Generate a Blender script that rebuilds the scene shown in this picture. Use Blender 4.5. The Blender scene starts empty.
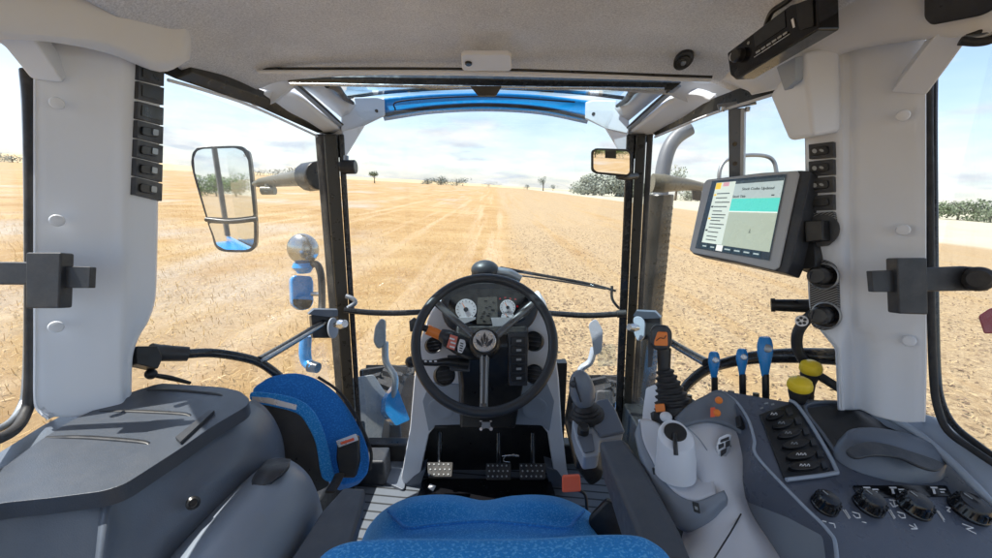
import bpy, math, random
import numpy as np
from mathutils import Vector as V, Matrix
random.seed(4)
rng = np.random.default_rng(11)
scene = bpy.context.scene
COL = scene.collection
R = math.radians

# ------------------------------------------------------------------ camera model
F, CX, CY = 400.0, 496.0, 279.0
PITCH = R(13.2)
CAM = V((0.0, 0.0, 1.35))
FWD = V((0, math.cos(PITCH), -math.sin(PITCH)))
UPV = V((0, math.sin(PITCH), math.cos(PITCH)))
RGT = V((1, 0, 0))
def ray(px, py): return FWD + RGT * ((px - CX) / F) - UPV * ((py - CY) / F)
def P(px, py, d): return CAM + ray(px, py) * d
def oX(px, py, x): r = ray(px, py); return CAM + r * ((x - CAM.x) / r.x)
def oY(px, py, y): r = ray(px, py); return CAM + r * ((y - CAM.y) / r.y)
def oZ(px, py, z): r = ray(px, py); return CAM + r * ((z - CAM.z) / r.z)

class Plane:
    def __init__(s, A, B, C):
        s.o = A.copy(); n = (B - A).cross(C - A).normalized()
        if n.dot(CAM - A) < 0: n = -n
        s.n = n
    def at(s, px, py, h=0.0):
        r = ray(px, py); t = (s.o - CAM).dot(s.n) / r.dot(s.n)
        return CAM + r * t + s.n * h
def facing(px, py, d, tilt=0.0, yaw=0.0):
    """plane through a point, turned towards the camera, then tilted / yawed (degrees)"""
    A = P(px, py, d); n = (CAM - A).normalized()
    n.rotate(Matrix.Rotation(R(tilt), 3, 'X')); n.rotate(Matrix.Rotation(R(yaw), 3, 'Z'))
    u = n.cross(V((0, 0, 1))).normalized(); w = n.cross(u)
    return Plane(A, A + u, A + w)

def cr(p0, p1, p2, p3, t):
    return 0.5 * ((2 * p1) + (p2 - p0) * t + (2 * p0 - 5 * p1 + 4 * p2 - p3) * t * t + (3 * p1 - p0 - 3 * p2 + p3) * t ** 3)
def spline(pts, sub=6, closed=False):
    n = len(pts); out = []
    if n < 3 and not closed:
        return list(pts)
    rngi = range(n) if closed else range(n - 1)
    for i in rngi:
        if closed: a, b, c, d = pts[(i - 1) % n], pts[i], pts[(i + 1) % n], pts[(i + 2) % n]
        else:
            b, c = pts[i], pts[i + 1]
            a = pts[i - 1] if i > 0 else b * 2 - c
            d = pts[i + 2] if i + 2 < n else c * 2 - b
        for k in range(sub): out.append(cr(a, b, c, d, k / sub))
    if not closed: out.append(pts[-1])
    return out
def fillet(pts, r, seg=5):
    n = len(pts); out = []
    for i in range(n):
        p, a, b = pts[i], pts[i - 1], pts[(i + 1) % n]
        da, db = (a - p), (b - p)
        k = min(r, da.length * .48, db.length * .48)
        A = p + da.normalized() * k; B = p + db.normalized() * k
        for j in range(seg + 1):
            t = j / seg
            out.append(A * (1 - t) ** 2 + p * 2 * t * (1 - t) + B * t * t)
    return out

class MB:
    def __init__(s): s.v = []; s.f = []
    def add(s, vs, fs):
        o = len(s.v); s.v += [V(x) for x in vs]; s.f += [[i + o for i in f] for f in fs]; return s
    def loft(s, rings, caps=True, closed=True):
        n = len(rings[0]); vs = [p for r in rings for p in r]; fs = []
        for i in range(len(rings) - 1):
            for j in range(n if closed else n - 1):
                k = (j + 1) % n
                fs.append([i * n + j, i * n + k, (i + 1) * n + k, (i + 1) * n + j])
        if caps and closed:
            fs.append(list(range(n))[::-1]); fs.append([(len(rings) - 1) * n + j for j in range(n)])
        return s.add(vs, fs)
    def plate(s, px, plane, th, h=0.0, r=0.0, seg=5, smooth=0):
        pts = [plane.at(x, y, h) for x, y in px]
        if smooth: pts = spline(pts, smooth, True)
        if r: pts = fillet(pts, r, seg)
        return s.loft([pts, [p - plane.n * th for p in pts]])
    def box(s, c, u, v, w):
        """centre and three half-axis vectors"""
        c, u, v, w = V(c), V(u), V(v), V(w)
        a = [c - u - v, c + u - v, c + u + v, c - u + v]
        return s.loft([[p - w for p in a], [p + w for p in a]])
    def abox(s, x0, x1, y0, y1, z0, z1):
        return s.box(((x0 + x1) / 2, (y0 + y1) / 2, (z0 + z1) / 2), ((x1 - x0) / 2, 0, 0), (0, (y1 - y0) / 2, 0), (0, 0, (z1 - z0) / 2))
    def tube(s, pts, r, n=14, sub=6, flat=1.0, ref=None):
        m = len(pts); rs = r if isinstance(r, (list, tuple)) else [r] * m
        q = spline([V((*p, rr)) if False else V((p[0], p[1], p[2])) for p, rr in zip(pts, rs)], sub) if m > 2 else [V(p) for p in pts]
        if m > 2:
            rr = []
            for i in range(m - 1):
                for k in range(sub): rr.append(rs[i] + (rs[i + 1] - rs[i]) * k / sub)
            rr.append(rs[-1])
        else: rr = rs
        rings = []; nrm = None
        for i, p in enumerate(q):
            t = (q[min(i + 1, len(q) - 1)] - q[max(i - 1, 0)]).normalized()
            if nrm is None:
                base = V(ref) if ref is not None else (V((0, 0, 1)) if abs(t.z) < .9 else V((1, 0, 0)))
                nrm = (base - t * base.dot(t)).normalized()
            else: nrm = (nrm - t * nrm.dot(t)).normalized()
            b = t.cross(nrm)
            rings.append([p + nrm * math.cos(2 * math.pi * k / n) * rr[i] * flat + b * math.sin(2 * math.pi * k / n) * rr[i] for k in range(n)])
        return s.loft(rings)
    def lathe(s, o, axis, prof, n=28, sy=1.0, up=None):
        o = V(o); a = V(axis).normalized(); base = V(up) if up is not None else (V((0, 0, 1)) if abs(a.z) < .9 else V((1, 0, 0)))
        u = (base - a * base.dot(a)).normalized(); w = a.cross(u)
        rings = [[o + a * h + (u * math.cos(2 * math.pi * k / n) * sy + w * math.sin(2 * math.pi * k / n)) * max(r, 1e-4) for k in range(n)] for r, h in prof]
        return s.loft(rings)
    def ball(s, c, rx, ry=None, rz=None, rot=None, n=24, m=14):
        ry = ry or rx; rz = rz or rx; c = V(c); rings = []
        for i in range(m + 1):
            th = math.pi * i / m; ring = []
            for k in range(n):
                ph = 2 * math.pi * k / n
                p = V((rx * math.sin(th) * math.cos(ph) if 0 < i < m else 1e-5 * math.cos(ph), ry * math.sin(th) * math.sin(ph) if 0 < i < m else 1e-5 * math.sin(ph), rz * math.cos(th)))
                if rot is not None: p = rot @ p
                ring.append(c + p)
            rings.append(ring)
        return s.loft(rings)
    def torus(s, c, axis, R_, r, n=64, m=14, a0=0, a1=2 * math.pi):
        c = V(c); a = V(axis).normalized(); base = V((0, 0, 1)) if abs(a.z) < .95 else V((0, 1, 0))
        u = (base - a * base.dot(a)).normalized(); w = a.cross(u); full = abs(a1 - a0 - 2 * math.pi) < 1e-6
        rings = []
        for i in range(n if full else n + 1):
            t = a0 + (a1 - a0) * i / n; d = u * math.cos(t) + w * math.sin(t)
            rings.append([c + d * (R_ + r * math.cos(2 * math.pi * k / m)) + a * r * math.sin(2 * math.pi * k / m) for k in range(m)])
        if full: rings.append(rings[0])
        return s.loft(rings, caps=not full)
    def sheet(s, grid, sub=6, su=None):
        """grid of points -> smooth sheet, normals towards the camera"""
        su = su or sub
        rows = [spline(list(r), sub) for r in grid]
        cols = [spline([r[j] for r in rows], su) for j in range(len(rows[0]))]
        m, n = len(cols), len(cols[0]); vs = [p for c in cols for p in c]; fs = []
        for i in range(m - 1):
            for j in range(n - 1):
                fs.append([i * n + j, i * n + j + 1, (i + 1) * n + j + 1, (i + 1) * n + j])
        c = vs[(m // 2) * n + n // 2]; f = fs[len(fs) // 2]
        nn = (vs[f[1]] - vs[f[0]]).cross(vs[f[2]] - vs[f[1]])
        if nn.dot(CAM - c) < 0: fs = [x[::-1] for x in fs]
        s.keep = True
        return s.add(vs, fs)

def link(name, mb, mat, off=V((0, 0, 0)), bevel=0, seg=3, thick=0, angle=32, parent=None):
    me = bpy.data.meshes.new(name)
    me.from_pydata([tuple(p - off) for p in mb.v], [], mb.f)
    me.validate(); me.materials.append(mat)
    if not getattr(mb, 'keep', False):
        import bmesh
        bm = bmesh.new(); bm.from_mesh(me)
        bmesh.ops.remove_doubles(bm, verts=bm.verts, dist=1e-6)
        bmesh.ops.recalc_face_normals(bm, faces=bm.faces); bm.to_mesh(me); bm.free()
    me.shade_smooth()
    if not bevel: me.set_sharp_from_angle(angle=R(angle))
    o = bpy.data.objects.new(name, me); COL.objects.link(o)
    if parent: o.parent = parent
    if thick:
        m = o.modifiers.new('thickness', 'SOLIDIFY'); m.thickness = thick; m.offset = -1
    if bevel:
        m = o.modifiers.new('edge', 'BEVEL'); m.width = bevel; m.segments = seg; m.limit_method = 'ANGLE'; m.angle_limit = R(30); m.harden_normals = True
        m.use_clamp_overlap = True
    return o

class Thing:
    def __init__(s, name, label, cat, group=None):
        s.root = bpy.data.objects.new(name, None); COL.objects.link(s.root)
        s.root.empty_display_size = .05
        s.root['label'] = label; s.root['category'] = cat
        if group: s.root['group'] = group
        s.parts = []
        THINGS.append(s)
    def part(s, name, mb, mat, parent=None, label=None, **kw):
        o = link(name, mb, mat, parent=parent or s.root, **kw)
        if label: o['label'] = label
        s.parts.append(o); return o
    def text(s, name, body, size, plane_o, u, w, mat, parent=None, ext=0.0004, align='CENTER'):
        cu = bpy.data.curves.new(name, 'FONT'); cu.body = body; cu.size = size; cu.extrude = ext; cu.align_x = align; cu.align_y = 'CENTER'
        t = bpy.data.objects.new(name, cu); COL.objects.link(t)
        dg = bpy.context.evaluated_depsgraph_get(); me = bpy.data.meshes.new_from_object(t.evaluated_get(dg))
        bpy.data.objects.remove(t); 
        u = u.normalized(); n = u.cross(w).normalized(); w2 = n.cross(u)
        M = Matrix((( u.x, w2.x, n.x, plane_o.x), (u.y, w2.y, n.y, plane_o.y), (u.z, w2.z, n.z, plane_o.z), (0, 0, 0, 1)))
        me.transform(M); me.materials.clear(); me.materials.append(mat)
        o = bpy.data.objects.new(name, me); COL.objects.link(o); o.parent = parent or s.root
        s.parts.append(o); return o
    def finish(s):
        pts = [V(v.co) for o in s.parts for v in o.data.vertices]
        lo = [min(p[i] for p in pts) for i in range(3)]; hi = [max(p[i] for p in pts) for i in range(3)]
        c = V(((lo[0] + hi[0]) / 2, (lo[1] + hi[1]) / 2, lo[2]))
        for o in s.parts: o.data.transform(Matrix.Translation(-c))
        s.root.location = c
THINGS = []
def solo(name, label, cat, mb, mat, group=None, **kw):
    o = link(name, mb, mat, **kw); o['label'] = label; o['category'] = cat
    if group: o['group'] = group
    pts = [V(v.co) for v in o.data.vertices]
    c = V((sum(p.x for p in pts) / len(pts), sum(p.y for p in pts) / len(pts), min(p.z for p in pts)))
    o.data.transform(Matrix.Translation(-c)); o.location = c
    return o
def struct(name, mb, mat, kind='structure', **kw):
    o = link(name, mb, mat, **kw); o['kind'] = kind; return o

# ------------------------------------------------------------------ materials
def nt(name):
    m = bpy.data.materials.new(name); m.use_nodes = True
    n = m.node_tree; n.nodes.clear(); return m, n.nodes, n.links
def mat(name, col, rough=.5, metal=0, var=.12, vscale=9, grain=900, bump=.08, coat=0, rvar=.12, spec=.5, emit=None, dust=0):
    m, N, L = nt(name)
    out = N.new('ShaderNodeOutputMaterial'); b = N.new('ShaderNodeBsdfPrincipled'); L.new(b.outputs[0], out.inputs[0])
    tc = N.new('ShaderNodeTexCoord')
    n1 = N.new('ShaderNodeTexNoise'); n1.inputs['Scale'].default_value = vscale; n1.inputs['Detail'].default_value = 5; n1.inputs['Roughness'].default_value = .62
    L.new(tc.outputs['Object'], n1.inputs['Vector'])
    mx = N.new('ShaderNodeMix'); mx.data_type = 'RGBA'
    mx.inputs['A'].default_value = (*[c * (1 - var) for c in col], 1); mx.inputs['B'].default_value = (*[min(1, c * (1 + var)) for c in col], 1)
    L.new(n1.outputs['Fac'], mx.inputs['Factor']); col_out = mx.outputs['Result']
    if dust:
        nd = N.new('ShaderNodeTexNoise'); nd.inputs['Scale'].default_value = 14; nd.inputs['Detail'].default_value = 9; nd.inputs['Roughness'].default_value = .75; L.new(tc.outputs['Object'], nd.inputs['Vector'])
        rd = N.new('ShaderNodeMapRange'); rd.inputs['From Min'].default_value = .45; rd.inputs['From Max'].default_value = .75; rd.inputs['To Max'].default_value = dust; L.new(nd.outputs['Fac'], rd.inputs['Value'])
        md = N.new('ShaderNodeMix'); md.data_type = 'RGBA'; md.inputs['B'].default_value = (.42, .36, .28, 1); L.new(rd.outputs['Result'], md.inputs['Factor']); L.new(col_out, md.inputs['A']); col_out = md.outputs['Result']
    L.new(col_out, b.inputs['Base Color'])
    n3 = N.new('ShaderNodeTexNoise'); n3.inputs['Scale'].default_value = vscale * 4.3; n3.inputs['Detail'].default_value = 6
    L.new(tc.outputs['Object'], n3.inputs['Vector'])
    mr = N.new('ShaderNodeMapRange'); mr.inputs['From Min'].default_value = .3; mr.inputs['From Max'].default_value = .7
    mr.inputs['To Min'].default_value = max(.02, rough - rvar); mr.inputs['To Max'].default_value = min(1, rough + rvar)
    L.new(n3.outputs['Fac'], mr.inputs['Value']); L.new(mr.outputs['Result'], b.inputs['Roughness'])
    b.inputs['Metallic'].default_value = metal; b.inputs['Coat Weight'].default_value = coat; b.inputs['Specular IOR Level'].default_value = spec
    b.inputs['Coat Roughness'].default_value = .12
    if bump:
        n2 = N.new('ShaderNodeTexNoise'); n2.inputs['Scale'].default_value = grain; n2.inputs['Detail'].default_value = 2
        L.new(tc.outputs['Object'], n2.inputs['Vector'])
        bp = N.new('ShaderNodeBump'); bp.inputs['Strength'].default_value = bump; bp.inputs['Distance'].default_value = .001
        L.new(n2.outputs['Fac'], bp.inputs['Height']); L.new(bp.outputs[0], b.inputs['Normal'])
    if emit:
        b.inputs['Emission Color'].default_value = (*emit[:3], 1); b.inputs['Emission Strength'].default_value = emit[3]
    return m
M = {}
M['white'] = mat('light_grey_plastic', (.74, .775, .83), .42, var=.02, rvar=.05, bump=.12)
M['cream'] = mat('warm_grey_plastic', (.74, .74, .74), .5, var=.03, rvar=.05, bump=.12)
M['rail'] = mat('roof_rail_plastic', (.66, .68, .71), .5, var=.03, rvar=.05, bump=.1)
M['mid'] = mat('mid_grey_plastic', (.33, .38, .45), .36, var=.03, rvar=.05, bump=.25, grain=700)
M['slate'] = mat('slate_plastic', (.125, .15, .19), .34, var=.03, rvar=.05, bump=.35, grain=600, dust=.05)
M['lid'] = mat('dark_slate_plastic', (.062, .074, .094), .36, var=.03, rvar=.04, bump=.35, grain=600, dust=.05)
M['charcoal'] = mat('charcoal_plastic', (.03, .034, .042), .45, var=.15, bump=.25, dust=.10)
M['arm'] = mat('soft_charcoal_foam', (.07, .082, .10), .6, var=.1, bump=.3, grain=500, dust=.06)
M['black'] = mat('black_plastic', (.012, .013, .015), .38, var=.2, bump=.15, dust=.05)
M['gloss'] = mat('gloss_black', (.008, .008, .01), .16, var=.1, bump=0)
M['rubber'] = mat('black_rubber', (.018, .018, .02), .6, var=.2, bump=.2, dust=.10)
M['paint'] = mat('black_paint', (.02, .021, .023), .25, var=.1, bump=.02, coat=.3)
M['olive'] = mat('dark_frame_plastic', (.024, .023, .019), .35, var=.15)
M['steel'] = mat('steel', (.6, .62, .64), .25, metal=1, bump=.03)
M['dullsteel'] = mat('dull_steel', (.33, .35, .37), .42, metal=.8, bump=.1)
M['silver'] = mat('silver_trim', (.62, .64, .66), .3, metal=.7, bump=.03)
M['blue'] = mat('tractor_blue_paint', (.010, .26, .64), .22, var=.04, bump=.01, coat=.6)
M['lever'] = mat('lever_blue_plastic', (.02, .25, .64), .3, var=.06, bump=.05)
M['yellow'] = mat('yellow_plastic', (.95, .68, .035), .35, var=.06, bump=.1)
M['orange'] = mat('orange_plastic', (.88, .24, .04), .38, var=.06, bump=.05)
M['redor'] = mat('red_orange_rubber', (.90, .14, .06), .5, var=.06, bump=.1)
M['red'] = mat('red_lens', (.36, .008, .014), .2, var=.1, bump=0, coat=.5)
M['ink'] = mat('white_ink', (.8, .8, .8), .5, bump=0)
M['greyink'] = mat('grey_ink', (.35, .37, .38), .5, bump=0)
M['dial'] = mat('dial_face', (.78, .82, .86), .4, bump=0)
M['lcd'] = mat('lcd_panel', (.12, .12, .105), .3, bump=0, var=.25, vscale=90)
M['film'] = mat('protective_film', (.5, .53, .56), .25, bump=.3, grain=60)
M['beige'] = mat('mirror_arm_plastic', (.13, .12, .085), .35)
M['ball'] = mat('brushed_lamp_shell', (.42, .44, .44), .22, metal=.9, bump=.05)
M['steelpaint'] = mat('blue_grey_steel_paint', (.10, .125, .16), .35)
M['bezel'] = mat('monitor_bezel', (.46, .49, .52), .4)
M['pipe'] = mat('grey_exhaust_paint', (.15, .16, .175), .5, metal=.1)
M['tyre'] = mat('tyre_rubber', (.02, .02, .021), .8, bump=.5, grain=100)
M['chrome'] = mat('chrome', (.8, .82, .84), .06, metal=1, bump=0, rvar=.03, var=.03)
M['mirror'] = mat('mirror_glass', (.86, .88, .9), .02, metal=1, bump=0, rvar=0, var=.01)
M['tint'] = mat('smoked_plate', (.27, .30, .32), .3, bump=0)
M['spoke'] = mat('wheel_spoke_metal', (.12, .125, .13), .35, metal=.4, bump=.05)
M['facet'] = mat('console_side_plastic', (.16, .185, .22), .36, var=.03, rvar=.05, bump=.25, grain=600)
M['hull'] = mat('grey_pod_plastic', (.24, .28, .335), .36, var=.03, rvar=.05, bump=.2)
M['screenblack'] = mat('radio_display', (.02, .024, .03), .5, bump=0)
M['deck'] = mat('dark_console_plastic', (.09, .105, .14), .3, var=.03, rvar=.05, bump=.25, grain=600)
M['bark'] = mat('bark', (.09, .065, .045), .9)

def glassmat(name, tint=(.97, .985, .98), refl=.9):
    m, N, L = nt(name)
    out = N.new('ShaderNodeOutputMaterial'); mix = N.new('ShaderNodeMixShader')
    t = N.new('ShaderNodeBsdfTransparent'); t.inputs[0].default_value = (*tint, 1)
    g = N.new('ShaderNodeBsdfGlossy'); g.inputs['Roughness'].default_value = .01; g.inputs[0].default_value = (.9, .95, 1, 1)
    lw = N.new('ShaderNodeLayerWeight'); lw.inputs[0].default_value = .5
    pw = N.new('ShaderNodeMath'); pw.operation = 'POWER'; pw.inputs[1].default_value = 5
    ma = N.new('ShaderNodeMath'); ma.operation = 'MULTIPLY_ADD'; ma.inputs[1].default_value = refl; ma.inputs[2].default_value = .025
    L.new(lw.outputs['Facing'], pw.inputs[0]); L.new(pw.outputs[0], ma.inputs[0]); L.new(ma.outputs[0], mix.inputs[0])
    L.new(t.outputs[0], mix.inputs[1]); L.new(g.outputs[0], mix.inputs[2]); L.new(mix.outputs[0], out.inputs[0])
    return m
def dusty(m):
    N, L = m.node_tree.nodes, m.node_tree.links; out = [n for n in N if n.type == 'OUTPUT_MATERIAL'][0]; src = out.inputs[0].links[0].from_socket
    tc = N.new('ShaderNodeTexCoord'); n = N.new('ShaderNodeTexNoise'); n.inputs['Scale'].default_value = 5; n.inputs['Detail'].default_value = 10; n.inputs['Roughness'].default_value = .78; L.new(tc.outputs['Object'], n.inputs['Vector'])
    r = N.new('ShaderNodeMapRange'); r.inputs['From Min'].default_value = .42; r.inputs['From Max'].default_value = .72; r.inputs['To Min'].default_value = .004; r.inputs['To Max'].default_value = .06; L.new(n.outputs['Fac'], r.inputs['Value'])
    d = N.new('ShaderNodeBsdfTranslucent'); d.inputs[0].default_value = (.7, .66, .58, 1); ms = N.new('ShaderNodeMixShader'); L.new(r.outputs['Result'], ms.inputs[0]); L.new(src, ms.inputs[1]); L.new(d.outputs[0], ms.inputs[2]); L.new(ms.outputs[0], out.inputs[0])
M['glass'] = glassmat('window_glass', (.985, .99, .985), .5)
dusty(M['glass'])
M['roofglass'] = glassmat('tinted_roof_glass', (.80, .90, .95), .5)
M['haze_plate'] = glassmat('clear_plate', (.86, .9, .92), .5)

def fabric_headliner():
    m, N, L = nt('headliner_fabric')
    out = N.new('ShaderNodeOutputMaterial'); b = N.new('ShaderNodeBsdfPrincipled'); L.new(b.outputs[0], out.inputs[0])
    tc = N.new('ShaderNodeTexCoord'); n = N.new('ShaderNodeTexNoise'); n.inputs['Scale'].default_value = 260; n.inputs['Detail'].default_value = 6; n.inputs['Roughness'].default_value = .8
    L.new(tc.outputs['Object'], n.inputs['Vector'])
    n2 = N.new('ShaderNodeTexNoise'); n2.inputs['Scale'].default_value = 5; L.new(tc.outputs['Object'], n2.inputs['Vector'])
    ad = N.new('ShaderNodeMath'); ad.operation = 'MULTIPLY_ADD'; ad.inputs[1].default_value = .25; L.new(n2.outputs['Fac'], ad.inputs[0]); L.new(n.outputs['Fac'], ad.inputs[2])
    r = N.new('ShaderNodeValToRGB'); e = r.color_ramp.elements; e[0].position = .46; e[0].color = (.46, .46, .475, 1); e[1].position = .78; e[1].color = (.88, .88, .89, 1)
    L.new(ad.outputs[0], r.inputs[0]); L.new(r.outputs[0], b.inputs['Base Color']); b.inputs['Roughness'].default_value = .95
    b.inputs['Sheen Weight'].default_value = .3
    bp = N.new('ShaderNodeBump'); bp.inputs['Strength'].default_value = .6; bp.inputs['Distance'].default_value = .003; L.new(n.outputs['Fac'], bp.inputs['Height']); L.new(bp.outputs[0], b.inputs['Normal'])
    return m
M['liner'] = fabric_headliner()

def fabric_seat(name, base, light, sc):
    m, N, L = nt(name)
    out = N.new('ShaderNodeOutputMaterial'); b = N.new('ShaderNodeBsdfPrincipled'); L.new(b.outputs[0], out.inputs[0])
    tc = N.new('ShaderNodeTexCoord'); mp = N.new('ShaderNodeMapping'); mp.inputs['Rotation'].default_value = (.35, .3, .6); mp.inputs['Scale'].default_value = (1, 1.7, 1.7)
    L.new(tc.outputs['Object'], mp.inputs[0])
    n = N.new('ShaderNodeTexNoise'); n.inputs['Scale'].default_value = sc; n.inputs['Detail'].default_value = 1.5; n.inputs['Distortion'].default_value = .0; L.new(mp.outputs[0], n.inputs['Vector'])
    n2 = N.new('ShaderNodeTexNoise'); n2.inputs['Scale'].default_value = sc * 4; n2.inputs['Detail'].default_value = 3; L.new(tc.outputs['Object'], n2.inputs['Vector'])
    r = N.new('ShaderNodeValToRGB'); e = r.color_ramp.elements; e[0].position = .52; e[0].color = (0, 0, 0, 1); e[1].position = .64; e[1].color = (1, 1, 1, 1); L.new(n.outputs['Fac'], r.inputs[0])
    dk = N.new('ShaderNodeMix'); dk.data_type = 'RGBA'; dk.inputs['A'].default_value = (*[c * .6 for c in base], 1); dk.inputs['B'].default_value = (*[c * 1.35 for c in base], 1); L.new(n2.outputs['Fac'], dk.inputs['Factor'])
    mx = N.new('ShaderNodeMix'); mx.data_type = 'RGBA'; mx.inputs['B'].default_value = (*light, 1); L.new(r.outputs[0], mx.inputs['Factor']); L.new(dk.outputs['Result'], mx.inputs['A'])
    L.new(mx.outputs['Result'], b.inputs['Base Color']); b.inputs['Roughness'].default_value = .9; b.inputs['Sheen Weight'].default_value = .35; b.inputs['Sheen Tint'].default_value = (.4, .7, 1, 1)
    bp = N.new('ShaderNodeBump'); bp.inputs['Strength'].default_value = .7; bp.inputs['Distance'].default_value = .002; L.new(n2.outputs['Fac'], bp.inputs['Height']); L.new(bp.outputs[0], b.inputs['Normal'])
    return m
M['seat'] = fabric_seat('blue_speckled_fabric', (.012, .26, .74), (.10, .44, .88), 270)
M['seat2'] = fabric_seat('blue_plain_fabric', (.008, .18, .60), (.03, .28, .75), 200)

def stripes_mat(name, a, b_, scale, rot=0.7, rough=.4):
    m, N, L = nt(name)
    out = N.new('ShaderNodeOutputMaterial'); b = N.new('ShaderNodeBsdfPrincipled'); L.new(b.outputs[0], out.inputs[0])
    tc = N.new('ShaderNodeTexCoord'); mp = N.new('ShaderNodeMapping'); mp.inputs['Rotation'].default_value = (rot, 0, 0); L.new(tc.outputs['Object'], mp.inputs[0])
    w = N.new('ShaderNodeTexWave'); w.bands_direction = 'Z'; w.inputs['Scale'].default_value = scale; L.new(mp.outputs[0], w.inputs['Vector'])
    r = N.new('ShaderNodeValToRGB'); e = r.color_ramp.elements; e[0].position = .6; e[0].color = (*a, 1); e[1].position = .75; e[1].color = (*b_, 1); L.new(w.outputs['Fac'], r.inputs[0])
    L.new(r.outputs[0], b.inputs['Base Color']); b.inputs['Roughness'].default_value = rough
    return m
M['hatch'] = stripes_mat('hatched_black_panel', (.012, .012, .014), (.22, .23, .24), 70)
# ================================================================== WORLD, SUN, CAMERA
SUN_EL, SUN_AZ = 64.0, 276.0      # azimuth clockwise from +Y (north)
SLOPE = .052
w = bpy.data.worlds.new('World'); scene.world = w; w.use_nodes = True
N, L = w.node_tree.nodes, w.node_tree.links; N.clear()
wo = N.new('ShaderNodeOutputWorld'); tc = N.new('ShaderNodeTexCoord'); mp = N.new('ShaderNodeMapping'); mp.vector_type = 'VECTOR'
mp.inputs['Rotation'].default_value = (0, -math.atan(SLOPE), 0); L.new(tc.outputs['Generated'], mp.inputs[0])
sky = N.new('ShaderNodeTexSky'); sky.sky_type = 'NISHITA'; sky.sun_disc = False; sky.sun_elevation = R(SUN_EL); sky.sun_rotation = R(SUN_AZ)
sky.air_density = 1.0; sky.dust_density = .6; sky.ozone_density = 1.5
L.new(mp.outputs[0], sky.inputs[0])
bg = N.new('ShaderNodeBackground'); bg.inputs[1].default_value = .055; L.new(sky.outputs[0], bg.inputs[0])
sep = N.new('ShaderNodeSeparateXYZ'); L.new(mp.outputs[0], sep.inputs[0])
zz = N.new('ShaderNodeMath'); zz.operation = 'ADD'; zz.inputs[1].default_value = .14; L.new(sep.outputs['Z'], zz.inputs[0])
zm = N.new('ShaderNodeMath'); zm.operation = 'MAXIMUM'; zm.inputs[1].default_value = .05; L.new(zz.outputs[0], zm.inputs[0])
dv = N.new('ShaderNodeVectorMath'); dv.operation = 'DIVIDE'; cb = N.new('ShaderNodeCombineXYZ')
for k in range(3): L.new(zm.outputs[0], cb.inputs[k])
L.new(mp.outputs[0], dv.inputs[0]); L.new(cb.outputs[0], dv.inputs[1])
cn = N.new('ShaderNodeTexNoise'); cn.inputs['Scale'].default_value = .85; cn.inputs['Detail'].default_value = 9; cn.inputs['Roughness'].default_value = .56; cn.inputs['Distortion'].default_value = .25
off = N.new('ShaderNodeVectorMath'); off.operation = 'ADD'; off.inputs[1].default_value = (3.1, 1.7, .4); L.new(dv.outputs[0], off.inputs[0]); L.new(off.outputs[0], cn.inputs['Vector'])
rp = N.new('ShaderNodeValToRGB'); e = rp.color_ramp.elements; e[0].position = .45; e[0].color = (0, 0, 0, 1); e[1].position = .63; e[1].color = (1, 1, 1, 1); L.new(cn.outputs['Fac'], rp.inputs[0])
cn2 = N.new('ShaderNodeTexNoise'); cn2.inputs['Scale'].default_value = 2.2; cn2.inputs['Detail'].default_value = 8; L.new(off.outputs[0], cn2.inputs['Vector'])
cr2 = N.new('ShaderNodeValToRGB'); e = cr2.color_ramp.elements; e[0].position = .35; e[0].color = (.62, .69, .82, 1); e[1].position = .62; e[1].color = (1, 1, 1, 1); L.new(cn2.outputs['Fac'], cr2.inputs[0])
bg2 = N.new('ShaderNodeBackground'); bg2.inputs[1].default_value = .255; L.new(cr2.outputs[0], bg2.inputs[0])
# a pale veil near the horizon
hz = N.new('ShaderNodeMapRange'); hz.inputs['From Min'].default_value = 0; hz.inputs['From Max'].default_value = .22; hz.inputs['To Min'].default_value = .70; hz.inputs['To Max'].default_value = .08; L.new(sep.outputs['Z'], hz.inputs['Value'])
mxm = N.new('ShaderNodeMath'); mxm.operation = 'MAXIMUM'; L.new(hz.outputs[0], mxm.inputs[0]); L.new(rp.outputs[0], mxm.inputs[1])
sc_ = N.new('ShaderNodeMath'); sc_.operation = 'MULTIPLY'; sc_.inputs[1].default_value = .92; L.new(mxm.outputs[0], sc_.inputs[0])
ms = N.new('ShaderNodeMixShader'); L.new(sc_.outputs[0], ms.inputs[0]); L.new(bg.outputs[0], ms.inputs[1]); L.new(bg2.outputs[0], ms.inputs[2]); L.new(ms.outputs[0], wo.inputs[0])

sl = bpy.data.lights.new('sun', 'SUN'); sl.energy = 2.0; sl.angle = R(.5); sl.color = (1, .955, .88)
so = bpy.data.objects.new('sun', sl); COL.objects.link(so)
sd = V((math.sin(R(SUN_AZ)) * math.cos(R(SUN_EL)), math.cos(R(SUN_AZ)) * math.cos(R(SUN_EL)), math.sin(R(SUN_EL))))
so.rotation_euler = (-sd).to_track_quat('-Z', 'Y').to_euler(); so.location = (3, -3, 8)

cam = bpy.data.cameras.new('camera'); co = bpy.data.objects.new('camera', cam); COL.objects.link(co); scene.camera = co
cam.sensor_width = 36; cam.lens = F / 992 * 36; cam.clip_start = .02; cam.clip_end = 12000
co.location = CAM; co.rotation_euler = (R(90) - PITCH, 0, 0)
scene.view_settings.view_transform = 'Standard'; scene.view_settings.look = 'None'; scene.view_settings.gamma = 1; scene.view_settings.use_curve_mapping = False
scene.view_settings.exposure = 2.12
scene.cycles.max_bounces = 10; scene.cycles.diffuse_bounces = 6; scene.cycles.transparent_max_bounces = 24; scene.cycles.glossy_bounces = 5
scene.cycles.use_denoising = True; scene.cycles.sample_clamp_indirect = 6

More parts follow.
